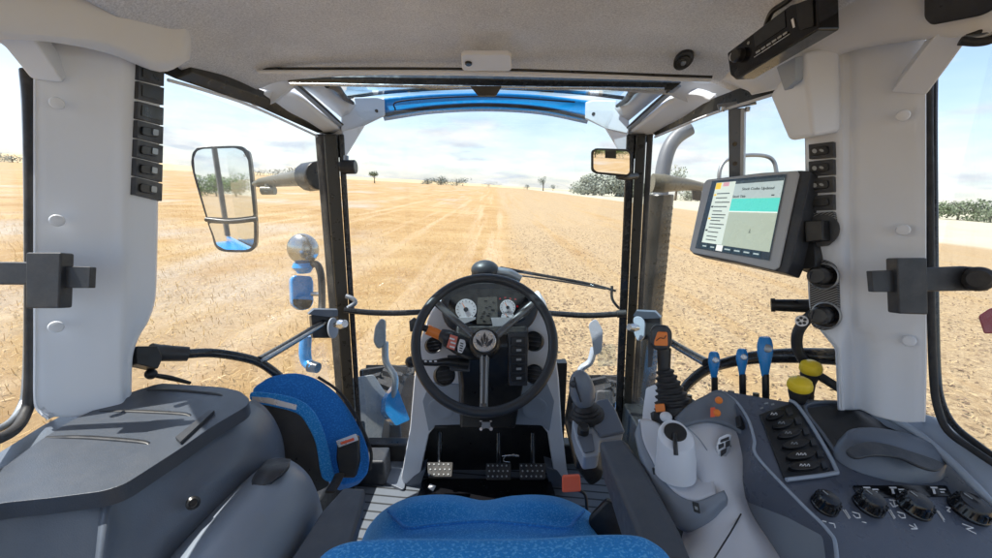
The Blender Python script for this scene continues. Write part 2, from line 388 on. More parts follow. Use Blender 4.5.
# ================================================================== GROUND
G0 = -1.42
def gz(x, y): return G0 - SLOPE * x
def ground_mat():
    m, N, L = nt('harvested_field')
    out = N.new('ShaderNodeOutputMaterial'); b = N.new('ShaderNodeBsdfPrincipled'); L.new(b.outputs[0], out.inputs[0]); b.inputs['Roughness'].default_value = .95; b.inputs['Specular IOR Level'].default_value = .1
    tc = N.new('ShaderNodeTexCoord'); sx = N.new('ShaderNodeSeparateXYZ'); L.new(tc.outputs['Object'], sx.inputs[0])
    def noise(scale, det=6, map_scale=(1, 1, 1), rot=0, rough=.6, dist=0):
        mp = N.new('ShaderNodeMapping'); mp.inputs['Scale'].default_value = map_scale; mp.inputs['Rotation'].default_value = (0, 0, rot); L.new(tc.outputs['Object'], mp.inputs[0])
        n = N.new('ShaderNodeTexNoise'); n.inputs['Scale'].default_value = scale; n.inputs['Detail'].default_value = det; n.inputs['Roughness'].default_value = rough; n.inputs['Distortion'].default_value = dist; L.new(mp.outputs[0], n.inputs['Vector']); return n.outputs['Fac']
    def ramp(src, a, ca, b_, cb):
        r = N.new('ShaderNodeValToRGB'); e = r.color_ramp.elements; e[0].position = a; e[0].color = (*ca, 1); e[1].position = b_; e[1].color = (*cb, 1); L.new(src, r.inputs[0]); return r.outputs[0]
    def mix(f, a, b_, blend='MIX'):
        x = N.new('ShaderNodeMix'); x.data_type = 'RGBA'; x.blend_type = blend
        (L.new(f, x.inputs['Factor']) if not isinstance(f, float) else setattr(x.inputs['Factor'], 'default_value', f))
        L.new(a, x.inputs['A']); L.new(b_, x.inputs['B']); return x.outputs['Result']
    # left of the swath: golden stubble with paler straw lines; right: pale chopped straw with soil flecks
    gold = ramp(noise(.45, 9, (.5, 1, 1), .4, .72), .36, (.32, .195, .082), .64, (.44, .315, .16))
    lines = ramp(noise(1, 5, (1.1, .035, 1), -.28, .6, .3), .50, (0, 0, 0), .68, (1, 1, 1))
    pale = ramp(noise(6, 5), .3, (.41, .28, .155), .7, (.53, .41, .26))
    left = mix(lines, gold, pale)
    dust = ramp(noise(.11, 5, (1, .5, 1), .3), .52, (0, 0, 0), .64, (.75, .75, .75))
    greyc = ramp(noise(8, 6), .3, (.33, .285, .235), .7, (.50, .45, .385))
    xl = N.new('ShaderNodeMapRange'); xl.inputs['From Min'].default_value = -3; xl.inputs['From Max'].default_value = -7; L.new(sx.outputs['X'], xl.inputs['Value'])
    dm = N.new('ShaderNodeMath'); dm.operation = 'MULTIPLY'; L.new(dust, dm.inputs[0]); L.new(xl.outputs[0], dm.inputs[1])
    left = mix(dm.outputs[0], left, greyc)
    chop = ramp(noise(11, 8, (1, 1, 1), 0, .8), .32, (.28, .19, .105), .62, (.47, .365, .225))
    flecks = ramp(noise(7, 5, (1, .7, 1), .4, .75, .8), .54, (0, 0, 0), .60, (1, 1, 1))
    soil = ramp(noise(30, 3), .3, (.17, .12, .075), .7, (.30, .22, .14))
    fl2 = ramp(noise(.5, 4, (1, .3, 1)), .3, (.45, .45, .45), .55, (1, 1, 1))
    fm = N.new('ShaderNodeMath'); fm.operation = 'MULTIPLY'; L.new(flecks, fm.inputs[0]); L.new(fl2, fm.inputs[1])
    right = mix(fm.outputs[0], chop, soil)
    tr = ramp(noise(1, 4, (.9, .03, 1), -.06, .6, .3), .50, (0, 0, 0), .66, (.75, .75, .75))
    right = mix(tr, right, gold)
    wob = N.new('ShaderNodeMath'); wob.operation = 'MULTIPLY_ADD'; wob.inputs[1].default_value = 1.0; L.new(noise(.8, 5), wob.inputs[0]); L.new(sx.outputs['X'], wob.inputs[2])
    edge = N.new('ShaderNodeMapRange'); edge.inputs['From Min'].default_value = .5; edge.inputs['From Max'].default_value = 2.0; L.new(wob.outputs[0], edge.inputs['Value'])
    field = mix(edge.outputs[0], left, right)
    # the next field over on the far right, unploughed and paler
    far = ramp(noise(.2, 5), .3, (.40, .38, .29), .7, (.50, .47, .37))
    fe = N.new('ShaderNodeMapRange'); fe.inputs['From Min'].default_value = 36; fe.inputs['From Max'].default_value = 39; L.new(sx.outputs['X'], fe.inputs['Value'])
    field = mix(fe.outputs[0], field, far)
    fine = ramp(noise(22, 6, (1, 1, 1), 0, .8), .35, (.72, .72, .72), .65, (1.12, 1.12, 1.12))
    col = mix(.75, field, fine, 'MULTIPLY'); L.new(col, b.inputs['Base Color'])
    bp = N.new('ShaderNodeBump'); bp.inputs['Strength'].default_value = .8; bp.inputs['Distance'].default_value = .05; L.new(noise(14, 8, (1, 1, 1), 0, .8), bp.inputs['Height']); L.new(bp.outputs[0], b.inputs['Normal'])
    return m
mb = MB()
def axis_pts(a):  # fine near, coarse far
    p = [0]; st = .5
    while p[-1] < a: p.append(p[-1] + st); st *= 1.13
    return [-x for x in p[:0:-1]] + p
ax_ = axis_pts(4000); nn = len(ax_)
mb.v = [V((x, y, gz(x, y) + (.03 * math.sin(x * 1.3 + y * .4) + .025 * math.sin(y * .9 - x * .5) if abs(x) + abs(y) < 120 else 0))) for y in ax_ for x in ax_]
mb.f = [[j * nn + i, j * nn + i + 1, (j + 1) * nn + i + 1, (j + 1) * nn + i] for j in range(nn - 1) for i in range(nn - 1)]
mb.keep = True
struct('ground', mb, ground_mat())
# low hill crests on the left and ahead
def hill(cx, cy, rx, ry, h, matl):
    b = MB(); n = 40; rings = []
    vs = []; fs = []
    for i in range(14):
        t = i / 13
        for k in range(n):
            a = 2 * math.pi * k / n; x = cx + math.cos(a) * rx * t; y = cy + math.sin(a) * ry * t
            vs.append((x, y, gz(x, y) - .5 + h * (math.cos(math.pi * t) * .5 + .5)))
    for i in range(13):
        for k in range(n): fs.append([i * n + k, i * n + (k + 1) % n, (i + 1) * n + (k + 1) % n, (i + 1) * n + k])
    b.add(vs, fs); return struct('hill', b, matl)
hm = mat('far_stubble', (.52, .40, .22), .95, bump=0, vscale=.01, var=.15)
hill(-640, 620, 420, 200, 12, hm)
hill(-150, 700, 420, 160, 5, hm)

# straw lying on the field close to the cab
def straw(name, n, x0, x1, y0, y1, matl, lmin, lmax, wd, up, dens):
    x = rng.uniform(x0, x1, n); y = rng.uniform(y0, y1, n)
    d = np.hypot(x, y); keep = rng.random(n) < np.clip(dens / np.maximum(d, 1), 0, 1)
    x, y = x[keep], y[keep]; n = len(x)
    a = rng.uniform(0, 2 * math.pi, n); l = rng.uniform(lmin, lmax, n); el = rng.uniform(.02, up, n)
    dx, dy, dz = np.cos(a) * np.cos(el) * l, np.sin(a) * np.cos(el) * l, np.sin(el) * l
    z = G0 - SLOPE * x + rng.uniform(-.01, .05, n)
    wx, wy = -np.sin(a) * wd, np.cos(a) * wd
    p = np.empty((n, 4, 3))
    p[:, 0] = np.stack([x - wx, y - wy, z], 1); p[:, 1] = np.stack([x + wx, y + wy, z + wd], 1)
    p[:, 2] = np.stack([x + wx + dx, y + wy + dy, z + dz + wd], 1); p[:, 3] = np.stack([x - wx + dx, y - wy + dy, z + dz], 1)
    me = bpy.data.meshes.new(name); me.from_pydata(p.reshape(-1, 3).tolist(), [], np.arange(n * 4).reshape(-1, 4).tolist()); me.materials.append(matl)
    o = bpy.data.objects.new(name, me); COL.objects.link(o); o['kind'] = 'stuff'; return o
ms1 = mat('cut_straw', (.50, .37, .19), .7, var=.35, vscale=3, bump=0)
ms2 = mat('golden_stubble', (.50, .33, .13), .8, var=.4, vscale=2, bump=0)
straw('loose_straw', 60000, -22, 24, 2.6, 34, ms1, .04, .14, .004, .5, 7)
straw('stubble', 60000, -26, .3, 1.5, 34, ms2, .05, .14, .004, 1.45, 8)
straw('chopped_straw', 50000, .5, 24, 1.5, 30, mat('soil_brown_straw', (.15, .10, .06), .9, var=.5, vscale=3, bump=0), .02, .07, .014, .35, 5)

# ---- trees and hedges
def leafmat(name, a, b_):
    m, N, L = nt(name); out = N.new('ShaderNodeOutputMaterial'); b = N.new('ShaderNodeBsdfPrincipled'); L.new(b.outputs[0], out.inputs[0]); b.inputs['Roughness'].default_value = .7
    tc = N.new('ShaderNodeTexCoord'); n = N.new('ShaderNodeTexNoise'); n.inputs['Scale'].default_value = .8; n.inputs['Detail'].default_value = 6; L.new(tc.outputs['Object'], n.inputs['Vector'])
    r = N.new('ShaderNodeValToRGB'); e = r.color_ramp.elements; e[0].position = .35; e[0].color = (*a, 1); e[1].position = .65; e[1].color = (*b_, 1); L.new(n.outputs['Fac'], r.inputs[0]); L.new(r.outputs[0], b.inputs['Base Color']); return m
LF = [leafmat('foliage_hazed_grey_green', (.20, .23, .19), (.36, .39, .32)), leafmat('foliage_dark', (.08, .11, .06), (.17, .21, .12)), leafmat('foliage_far_hazed', (.13, .165, .15), (.22, .25, .22))]  # grey-green and far leaf colours are paled to carry the distance haze
def crown(c, rx, ry, rz, n, size, matl, seed):
    g = np.random.default_rng(seed)
    k = 7; cs = g.normal(0, .42, (k, 3)); cs[0] = 0; rr = g.uniform(.5, .8, k)
    idx = g.integers(0, k, n); u = g.normal(0, 1, (n, 3)); u /= np.linalg.norm(u, axis=1)[:, None]
    rad = rr[idx] * g.random(n) ** .35
    p = (cs[idx] + u * rad[:, None]) * np.array([rx, ry, rz]) + np.array(c)
    a = g.normal(0, 1, (n, 3)); a /= np.linalg.norm(a, axis=1)[:, None]; b = np.cross(a, u); b /= np.linalg.norm(b, axis=1)[:, None] + 1e-6
    s = g.uniform(.6, 1.4, n)[:, None] * size
    q = np.stack([p - a * s, p - b * s * .7, p + a * s, p + b * s * .7], 1)
    b_ = MB(); b_.v = [V(x) for x in q.reshape(-1, 3)]; b_.f = np.arange(n * 4).reshape(-1, 4).tolist(); b_.keep = True
    return b_
def tree(px, dist, w_px, h_px, label, mi=1, group='trees on the horizon', name='tree', n=900, seed=0, trunk=.25, cat='tree', y=None, dx=None):
    dirx = (px - CX) / F if dx is None else dx
    Y = dist; X = dirx * Y / math.cos(PITCH) * 1.0
    # forward distance of the ray near the horizon
    r = ray(px, 190); X = r.x / r.y * Y
    if dx is not None: X = dx * Y
    k = abs(Y) / r.y / F; wd, h = w_px * k * 1.15, h_px * k * 1.2
    z = gz(X, Y)
    t = Thing(name, label, cat, group)
    tr = MB().tube([V((X, Y, z - .1 * h)), V((X + .02 * h, Y, z + .3 * h)), V((X, Y, z + .7 * h))], [h * .05, h * .035, h * .012], n=7, sub=2)
    for q in range(4):
        a = q * 1.7 + seed; tr.tube([V((X, Y, z + (.3 + .08 * q) * h)), V((X + math.cos(a) * wd * .28, Y + math.sin(a) * wd * .28, z + (.55 + .08 * q) * h))], [h * .02, h * .006], n=5)
    t.part('trunk', tr, M['bark'])
    hc = h * (1 - trunk) / 2
    t.part('crown', crown((X, Y, z + h * trunk + hc - (.12 * h if trunk < .1 else 0)), wd * .5, wd * .45, hc * 1.05, n, max(.12, min(wd, h) * .055), LF[mi], seed), LF[mi])
    return t
H = 'trees on the horizon'
tree(375, 260, 9, 10, 'small lone round tree on the skyline just right of the left windscreen post', 1, H, n=500, seed=1, trunk=.45)
for i, (px, wp, hp, lab) in enumerate([(428, 16, 7, 'leftmost low tree of the dark grove on the skyline, centre left of the windscreen'), (441, 18, 9, 'middle tree of the dark grove on the skyline, centre left of the windscreen'), (457, 20, 8, 'rightmost tree of the dark grove on the skyline, centre left of the windscreen')]):
    tree(px, 420, wp, hp, lab, 2, 'far grove in the windscreen', n=500, seed=10 + i, trunk=.02)
tree(489, 460, 20, 5, 'very low far bush on the skyline above the steering wheel', 2, H, n=300, seed=15, trunk=.02)
tree(527, 400, 6, 5, 'tiny round tree on the skyline, left of the slender far tree', 2, H, n=200, seed=16, trunk=.2)
tree(543, 380, 7, 12, 'slender far tree taller than its neighbours on the windscreen skyline', 2, H, n=300, seed=17, trunk=.25)
tree(553, 420, 6, 5, 'tiny round tree on the skyline, right of the slender far tree', 2, H, n=200, seed=18, trunk=.2)
tree(577, 300, 18, 9, 'low bush at the left foot of the grey green wood', 0, 'grey green wood at the right of the windscreen', n=700, seed=19, trunk=.02)
for i, (px, wp, hp, lab) in enumerate([(588, 26, 14, 'leftmost grey green tree of the wood under the cab mirror'), (602, 30, 19, 'tallest rounded grey green tree of the wood under the cab mirror'), (617, 28, 18, 'grey green tree of the wood closest to the right windscreen post'), (634, 28, 16, 'grey green tree of the wood hidden mostly behind the right windscreen post')]):
    tree(px, 230, wp, hp, lab, 0, 'grey green wood at the right of the windscreen', n=2200, seed=30 + i, trunk=.02)
tree(676, 200, 15, 26, 'tall slim tree with airy crown just right of the exhaust stack', 0, 'trees seen through the right side window', n=700, seed=41, trunk=.3)
tree(692, 220, 22, 14, 'low bushy tree above the pale mirror arm on the right', 0, 'trees seen through the right side window', n=900, seed=42, trunk=.05)
for i in range(8):
    px = 800 + i * 33
    side = ['hidden end of', 'second from the hidden end of', 'third from the hidden end of', 'fourth from the hidden end of', 'first visible left end of', 'middle visible piece of', 'nearly rightmost piece of', 'rightmost piece of'][i]
    tree(px, 160 if i < 4 else 120 - 8 * (i - 4), 44, [15, 16, 15, 15, 15, 17, 13, 15][i], side + ' the dark hedge seen through the right rear side window', 1, 'hedge trees behind the right side window', name='hedge_tree', n=1600, seed=50 + i, trunk=.0)
for i, (px, wp, hp) in enumerate([(4, 34, 9), (20, 28, 8), (262, 24, 6), (280, 26, 8), (298, 28, 11), (313, 26, 9)]):
    lab = ['hedge bush on the far crest at the left edge of the photo', 'hedge bush on the far crest beside the left window gasket', 'lowest bush left of the group above the mirror arm', 'second bush of the group above the left mirror arm', 'tallest bush of the group above the left mirror arm', 'bush of that skyline group closest to the left windscreen post'][i]
    tree(px, 380, wp, hp, lab, 2, 'bushes on the left skyline', name='bush', n=400, seed=70 + i, trunk=.0)
# grove behind the tractor, seen in the left mirror
for i, (x, y, wd) in enumerate([(21, -170, 11), (28, -176, 14), (15, -168, 12), (-27, -172, 12), (-36, -178, 14), (-19, -180, 12)]):
    t = Thing('tree', ['green rounded tree reflected in the middle of the large outside mirror', 'broad green tree reflected beside the cab in the large outside mirror', 'green tree reflected near the outer edge of the large outside mirror', 'green tree reflected in the middle of the small cab mirror', 'broad green tree reflected at the left of the small cab mirror', 'green tree reflected at the right of the small cab mirror'][i], 'tree', 'grove behind the tractor, seen only in the mirrors')
    z = gz(x, y); t.part('trunk', MB().tube([V((x, y, z - .3)), V((x, y, z + 4))], [.3, .15], n=7), M['bark'])
    t.part('crown', crown((x, y, z + 3.6), wd * .5, wd * .5, 3.4, 1800, .28, leafmat('foliage_green_%d' % i, (.05, .10, .02), (.14, .22, .06)), 90 + i), LF[1])
    t.parts[-1].data.materials[0] = bpy.data.materials['foliage_green_%d' % i]
# ================================================================== CAB SHELL
def sheetof(rows, sub=5, su=None):
    return MB().sheet([[P(*q) if not isinstance(q, V) else q for q in r] for r in rows], sub, su)

# --- ceiling
ss = [-1, -.93, -.8, -.4, 0, .4, .8, .93, 1]; zs = [-.11, -.075, -.03, -.004, 0, -.004, -.03, -.075, -.11]
ys = [(-.95, 1.715, -.66, .58, .6), (0, 1.72, -.66, .58, .6), (.6, 1.722, -.66, .58, .7), (.86, 1.718, -.67, .585, .8), (1.0, 1.712, -.722, .62, .95), (1.14, 1.70, -.735, .68, .8), (1.262, 1.664, -.745, .725, .55)]
mb = MB().sheet([[V((abs(s_) * (xl if s_ < 0 else xr), y, z + dz * kz)) for s_, dz in zip(ss, zs)] for y, z, xl, xr, kz in ys], 5, 5)
struct('ceiling', mb, M['liner'], thick=.03)
t = Thing('ceiling_seam_trim', 'long pale moulded strip running across the ceiling above the sunroof blind', 'trim')
t.part('strip', MB().tube([P(258, 72, 1.085), P(380, 72.5, 1.10), P(485, 73.5, 1.105), P(600, 76.5, 1.10), P(710, 80.5, 1.08)], [.008, .011, .012, .011, .008], flat=.5), M['cream'])
t.part('shadow_gap', MB().tube([P(256, 68.5, 1.09), P(485, 69.3, 1.112), P(712, 77, 1.085)], .0035), M['olive'])
t.part('front_lip', MB().plate([(240, 96), (262, 84), (290, 73), (485, 76), (684, 81), (694, 82), (742, 84), (740, 98), (708, 112), (672, 95), (485, 81), (300, 80), (266, 108), (254, 106)], facing(485, 82, 1.215, 0), .03), M['rail'])
t = Thing('interior_lamp', 'pale rounded interior lamp with a small black button on the ceiling', 'lamp')
pl = Plane(P(461, 58, 1.03), P(511, 58, 1.03), P(485, 66, 1.065))
t.part('lens', MB().plate([(461, 50), (511, 50), (512, 67), (462, 67)], pl, .012, .012, .015), M['cream'], bevel=.003)
t.part('button', MB().lathe(pl.at(468.5, 58.5, .012), pl.n, [(.009, 0), (.009, .003), (.007, .005)]), M['black'])
t = Thing('ceiling_speaker', 'small black oval speaker grille set in the ceiling near the radio', 'speaker')
pl = Plane(P(684, 57, 1.05), P(694, 57, 1.045), P(684, 66, 1.085))
def ell(cx, cy, a, b, rot, n=20):
    return [(cx + a * math.cos(u) * math.cos(rot) - b * math.sin(u) * math.sin(rot), cy + a * math.cos(u) * math.sin(rot) + b * math.sin(u) * math.cos(rot)) for u in [2 * math.pi * k / n for k in range(n)]]
t.part('grille_rim', MB().plate(ell(684, 57, 12, 7.5, -.7), pl, .01, .012), M['black'], bevel=.002)
t.part('grille', MB().plate(ell(684, 57, 7.5, 4.5, -.7), pl, .004, .015), M['olive'], bevel=.001)
t.part('centre_cap', MB().plate(ell(684, 57, 3, 2, -.7), pl, .004, .018), M['dullsteel'])

# --- sunroof
t = Thing('sunroof', 'tinted sunroof at the front of the ceiling with its rolled black blind', 'sunroof')
pl = Plane(P(285, 80, 1.19), P(680, 85, 1.19), P(485, 100, 1.24))
t.part('blind_housing', MB().plate([(283, 77), (485, 79), (682, 83), (672, 91), (485, 90), (292, 86)], pl, .03), M['paint'], bevel=.004)
t.part('blind_edge', MB().tube([P(290, 84, 1.185), P(485, 87, 1.175), P(664, 89, 1.185)], .004), M['steel'])
t.part('blind_handle', MB().plate([(470, 86), (502, 86), (496, 96), (478, 96)], Plane(P(470, 86, 1.17), P(502, 86, 1.17), P(485, 96, 1.18)), .015, .004, .004), M['black'], bevel=.002)
g = MB().sheet([[V((x, 1.26, 1.685)) for x in (-.6, 0, .5)], [V((x, 1.5, 1.715)) for x in (-.6, 0, .5)], [V((x, 1.74, 1.70)) for x in (-.6, 0, .5)]], 3)
t.part('pane', g, M['roofglass'], thick=.005)
t.part('front_frame', MB().tube([P(345, 97.5, 1.62), P(400, 91, 1.64), P(485, 87.5, 1.66), P(570, 92, 1.64), P(624, 98, 1.62)], .0075), M['black'])
# --- outer roof and visor
t = Thing('cab_roof', 'blue outer roof of the tractor with its arched blue front visor above the windscreen', 'roof')
rows = [[(378, 98.5, 1.66), (430, 94.5, 1.68), (485, 93, 1.69), (540, 95, 1.68), (592, 101, 1.66)], [(380, 106, 1.665), (430, 101, 1.685), (485, 99, 1.695), (540, 101.5, 1.685), (592, 109, 1.665)], [(382, 114, 1.66), (430, 106.5, 1.68), (485, 103.5, 1.69), (540, 107, 1.68), (589, 117, 1.66)]]
t.part('visor', sheetof(rows, 8, 3), M['blue'], thick=.05)
t.part('visor_seal', MB().tube([P(381, 115.5, 1.65), P(430, 108, 1.67), P(485, 105, 1.68), P(540, 108.5, 1.67), P(590, 118.5, 1.65)], .007, sub=8), M['rubber'])
t.part('visor_stripe', MB().tube([P(395, 110.5, 1.652), P(402, 101, 1.655), P(485, 96.5, 1.675), P(575, 102, 1.655)], .003, sub=8), M['black'])
t.part('shell', MB().abox(-.93, .93, -.95, 1.27, 1.77, 1.93), M['blue'], bevel=.05)
t.part('lining', MB().abox(-.88, .88, -.93, 1.25, 1.745, 1.768), M['black'])

# --- front corner brackets
def bracket(side, label):
    t = Thing('roof_corner_bracket', label, 'bracket', 'roof corner brackets above the windscreen posts')
    def q(x, y, d): return P(x, y, d) if side < 0 else P(970 - x, y + 3, d)
    t.part('rail', MB().sheet([[q(267, 92, 1.20), q(284, 91, 1.24), q(303, 99, 1.30), q(322, 115, 1.42), q(343, 132, 1.54)], [q(259, 98, 1.19), q(275, 104, 1.25), q(292, 112, 1.32), q(310, 123, 1.43), q(331, 134, 1.54)], [q(257, 103, 1.21), q(270, 109, 1.27), q(286, 117, 1.34), q(302, 125, 1.44), q(318, 133, 1.56)]], 4, 4), M['white'], thick=.03)
    t.part('inner_rail', MB().sheet([[q(306, 84, 1.24), q(324, 85, 1.28), q(340, 94, 1.42), q(356, 105, 1.53)], [q(297, 86, 1.23), q(311, 93, 1.31), q(327, 106, 1.43), q(344, 120, 1.54)]], 4, 4), M['rail'], thick=.03)
    t.part('channel', MB().tube([q(292, 83, 1.20), q(306, 95, 1.29), q(324, 111, 1.42), q(342, 127, 1.53)], .010, flat=.5), M['mid'])
    t.part('channel_edge', MB().tube([q(297, 84, 1.20), q(310, 95, 1.29), q(328, 111, 1.42), q(344, 126, 1.53)], .004), M['black'])
    a, b_, c_ = q(319, 131, 1.57), q(343, 131, 1.52), q(340, 157, 1.54)
    t.part('cap', MB().loft([[q(317, 130, 1.565), q(343, 130, 1.52), q(341, 157, 1.53), q(337, 158, 1.55)], [q(317, 130, 1.62), q(343, 130, 1.60), q(341, 157, 1.60), q(337, 158, 1.60)]]), M['rail'], bevel=.004)
    t.part('cap_side', MB().loft([[q(343, 129, 1.52), q(366, 124, 1.59), q(347, 155, 1.57), q(341, 157, 1.53)], [q(343, 129, 1.60), q(366, 124, 1.65), q(347, 155, 1.62), q(341, 157, 1.60)]]), M['white'], bevel=.004)
    t.part('ear', MB().loft([[q(341, 132, 1.51), q(341, 116, 1.52), q(354, 104, 1.55), q(353, 97.5, 1.56), q(377, 97, 1.60), q(384.5, 99, 1.61), q(385, 116, 1.61), q(364, 126, 1.58)], [q(341, 132, 1.60), q(341, 116, 1.60), q(354, 104, 1.64), q(353, 97.5, 1.64), q(377, 97, 1.68), q(384.5, 99, 1.68), q(385, 116, 1.68), q(364, 126, 1.66)]]), M['rail'], bevel=.006)
    t.part('grip', MB().tube([q(327, 85, 1.26), q(337, 88, 1.32), q(344, 97, 1.42), q(353, 103, 1.5)], [.010, .012, .011, .006]), M['black'])
    t.part('screw', MB().lathe(q(376.5, 111, 1.595), CAM - q(376.5, 112, 1.59), [(.007, -.004), (.007, .004), (.004, .006)], 12), M['olive'])
bracket(-1, 'pale moulded roof bracket above the left windscreen post')
bracket(1, 'pale moulded roof bracket above the right windscreen post, beside the cab mirror')

# --- side roof rails
mb = MB().loft([[P(160, 72, .90), P(188, 60, .93), P(192, 72, .93), P(176, 79, .91)], [P(250, 94, 1.18), P(268, 92, 1.22), P(270, 100, 1.22), P(256, 106, 1.18)], [P(312, 124, 1.5), P(322, 120, 1.52), P(324, 132, 1.52), P(317, 133, 1.5)]])
t = Thing('side_roof_rail', 'dark door seal rail under the left edge of the ceiling', 'rail', 'side roof rails')
t.part('rail', mb, M['olive'], bevel=.003)
t.part('drip_edge', MB().tube([P(168, 80, .90), P(210, 92, 1.0), P(256, 108, 1.18), P(317, 136, 1.5)], .004), M['white'])
mb = MB().loft([[P(648, 128, 1.52), P(658, 124, 1.5), P(664, 130, 1.5), P(655, 136, 1.5)], [P(703, 102, 1.22), P(735, 91, 1.12), P(742, 103, 1.12), P(707, 115, 1.2)], [P(755, 82, 1.04), P(800, 70, .98), P(806, 84, .98), P(762, 97, 1.03)]])
t = Thing('side_roof_rail', 'dark door seal rail under the right edge of the ceiling, above the monitor post', 'rail', 'side roof rails')
t.part('rail', mb, M['olive'], bevel=.003)
t.part('drip_edge', MB().tube([P(655, 137, 1.48), P(706, 116, 1.19), P(762, 98, 1.02), P(806, 85, .97)], .004), M['rail'])

# --- windscreen posts
def post(bx0, bx1, tx0, tx1, ty, by, label, side):
    t = Thing('windscreen_post', label, 'post', 'posts beside the windscreen')
    Y = 1.6
    def q(x, y, dy=0): return oY(x, y, Y + dy)
    def strip(a0, a1, y0, y1, dep, f0=0, f1=1):
        w0, w1 = tx1 - tx0, bx1 - bx0
        return MB().loft([[q(tx0 + a0 * w0, ty, dep), q(tx0 + a1 * w0, ty, dep), q(tx0 + a1 * w0, ty, dep + .07), q(tx0 + a0 * w0, ty, dep + .07)], [q(bx0 + a0 * w1, by, dep), q(bx0 + a1 * w1, by, dep), q(bx0 + a1 * w1, by, dep + .07), q(bx0 + a0 * w1, by, dep + .07)]])
    if side < 0:
        t.part('outer_seal', strip(-.12, .22, 0, 1, .0), M['rubber'], bevel=.004)
        t.part('profile', strip(.2, .74, 0, 1, -.02), M['olive'], bevel=.006)
        t.part('inner_seal', strip(.76, 1.0, 0, 1, -.01), M['paint'], bevel=.006)
    else:
        t.part('inner_seal', strip(-.02, .34, 0, 1, -.01), M['paint'], bevel=.006)
        t.part('profile', strip(.36, .78, 0, 1, -.02), M['olive'], bevel=.006)
        t.part('outer_seal', strip(.8, 1.05, 0, 1, .0), M['rubber'], bevel=.004)
    return t
t = post(343, 363, 318, 344, 134, 452, 'dark metal windscreen post on the left, carrying the round lamp bracket', -1)
t = post(614, 634, 627, 652, 134, 452, 'dark metal windscreen post on the right, behind the joystick', 1)
t = Thing('post_knob', 'black cylindrical clamp at the top of the left windscreen post', 'clamp')
t.part('barrel', MB().tube([P(341, 167, 1.52), P(356, 167, 1.52)], .026), M['black'], bevel=.004)
t.part('pin', MB().tube([P(346, 156, 1.52), P(346, 162, 1.52)], .01), M['dullsteel'])

# --- glass
def pane(name, label, pts, group, m='glass'):
    pts = [V(p) for p in pts]; n = (pts[1] - pts[0]).cross(pts[2] - pts[0]).normalized()
    return solo(name, label, 'window', MB().loft([pts, [p + n * .005 for p in pts]]), M[m], group)
G = 'window panes of the cab'
pane('windscreen', 'large clear windscreen in front of the steering wheel', [(-.60, 1.66, .12), (.52, 1.66, .12), (.52, 1.66, 1.63), (-.60, 1.66, 1.63)], G)
pane('door_window', 'left door window with the big outside mirror beyond it', [(-.86, .80, .45), (-.665, 1.62, .2), (-.665, 1.62, 1.52), (-.80, .90, 1.60)], G)
pane('side_window', 'right front side window behind the monitor', [(.86, .80, .45), (.585, 1.62, .2), (.585, 1.62, 1.52), (.78, .90, 1.62)], G)
pane('rear_side_window', 'narrow rear side window at the left edge of the photo', [(-.90, -.5, .8), (-.865, .74, .8), (-.865, .74, 1.66), (-.90, -.5, 1.66)], G)
pane('rear_side_window', 'rear side window at the right edge of the photo', [(.90, -.5, .72), (.875, .78, .72), (.875, .78, 1.66), (.90, -.5, 1.66)], G)

# --- left B pillar with the roof trim above it
t = Thing('cab_pillar', 'broad pale grey pillar cover on the left with a column of rocker switches', 'pillar', 'broad pillar covers behind the doors')
def Rl(y):
    return float(np.interp(y, [0, 285, 300, 318, 335, 350, 362, 385, 430], [161, 155.5, 154, 149, 139, 133, 131, 130.5, 130]))
rows = []
for y in (10, 60, 120, 200, 270, 300, 320, 335, 350, 365, 395, 408, 417):
    e = Rl(y); k = (e - 130) / 27
    l = float(np.interp(y, [0, 395, 408, 417], [35, 35, 38, 50])); c4 = 122 + 7 * k; c3 = min(112, c4 - 9)
    fd = lambda x: 1 / (1.3986 - (x - 35) * (1.3986 - 1.274) / 93)
    rows.append([(l - 2, y, .80), (l, y, .722), (l + 3, y, fd(l + 3)), (60, y, fd(60)), (90, y, fd(90)), (c3, y, fd(c3)), (c4, y, fd(c4) + .002), (e - 4, y, .80 + .045 * k), (e, y, .81 + .05 * k), (e, y, .84 + .06 * k), (e - 12, y, 1.0)])
t.part('cover', sheetof(rows, 4, 4), M['white'], thick=.006)
plL = Plane(P(128, 60, .785), P(157, 60, .862), P(128, 190, .785))
for i, (x, y) in enumerate([(57, 103), (57, 220.5), (56, 327)]):
    a = P(x, y, .712); t.part('screw_cap', MB().lathe(a, CAM - a, [(.0105, -.006), (.0105, .002), (.009, .004), (.004, .0055)], 24), M['white'])
YS = [62, 81, 101, 120, 139, 158, 177]
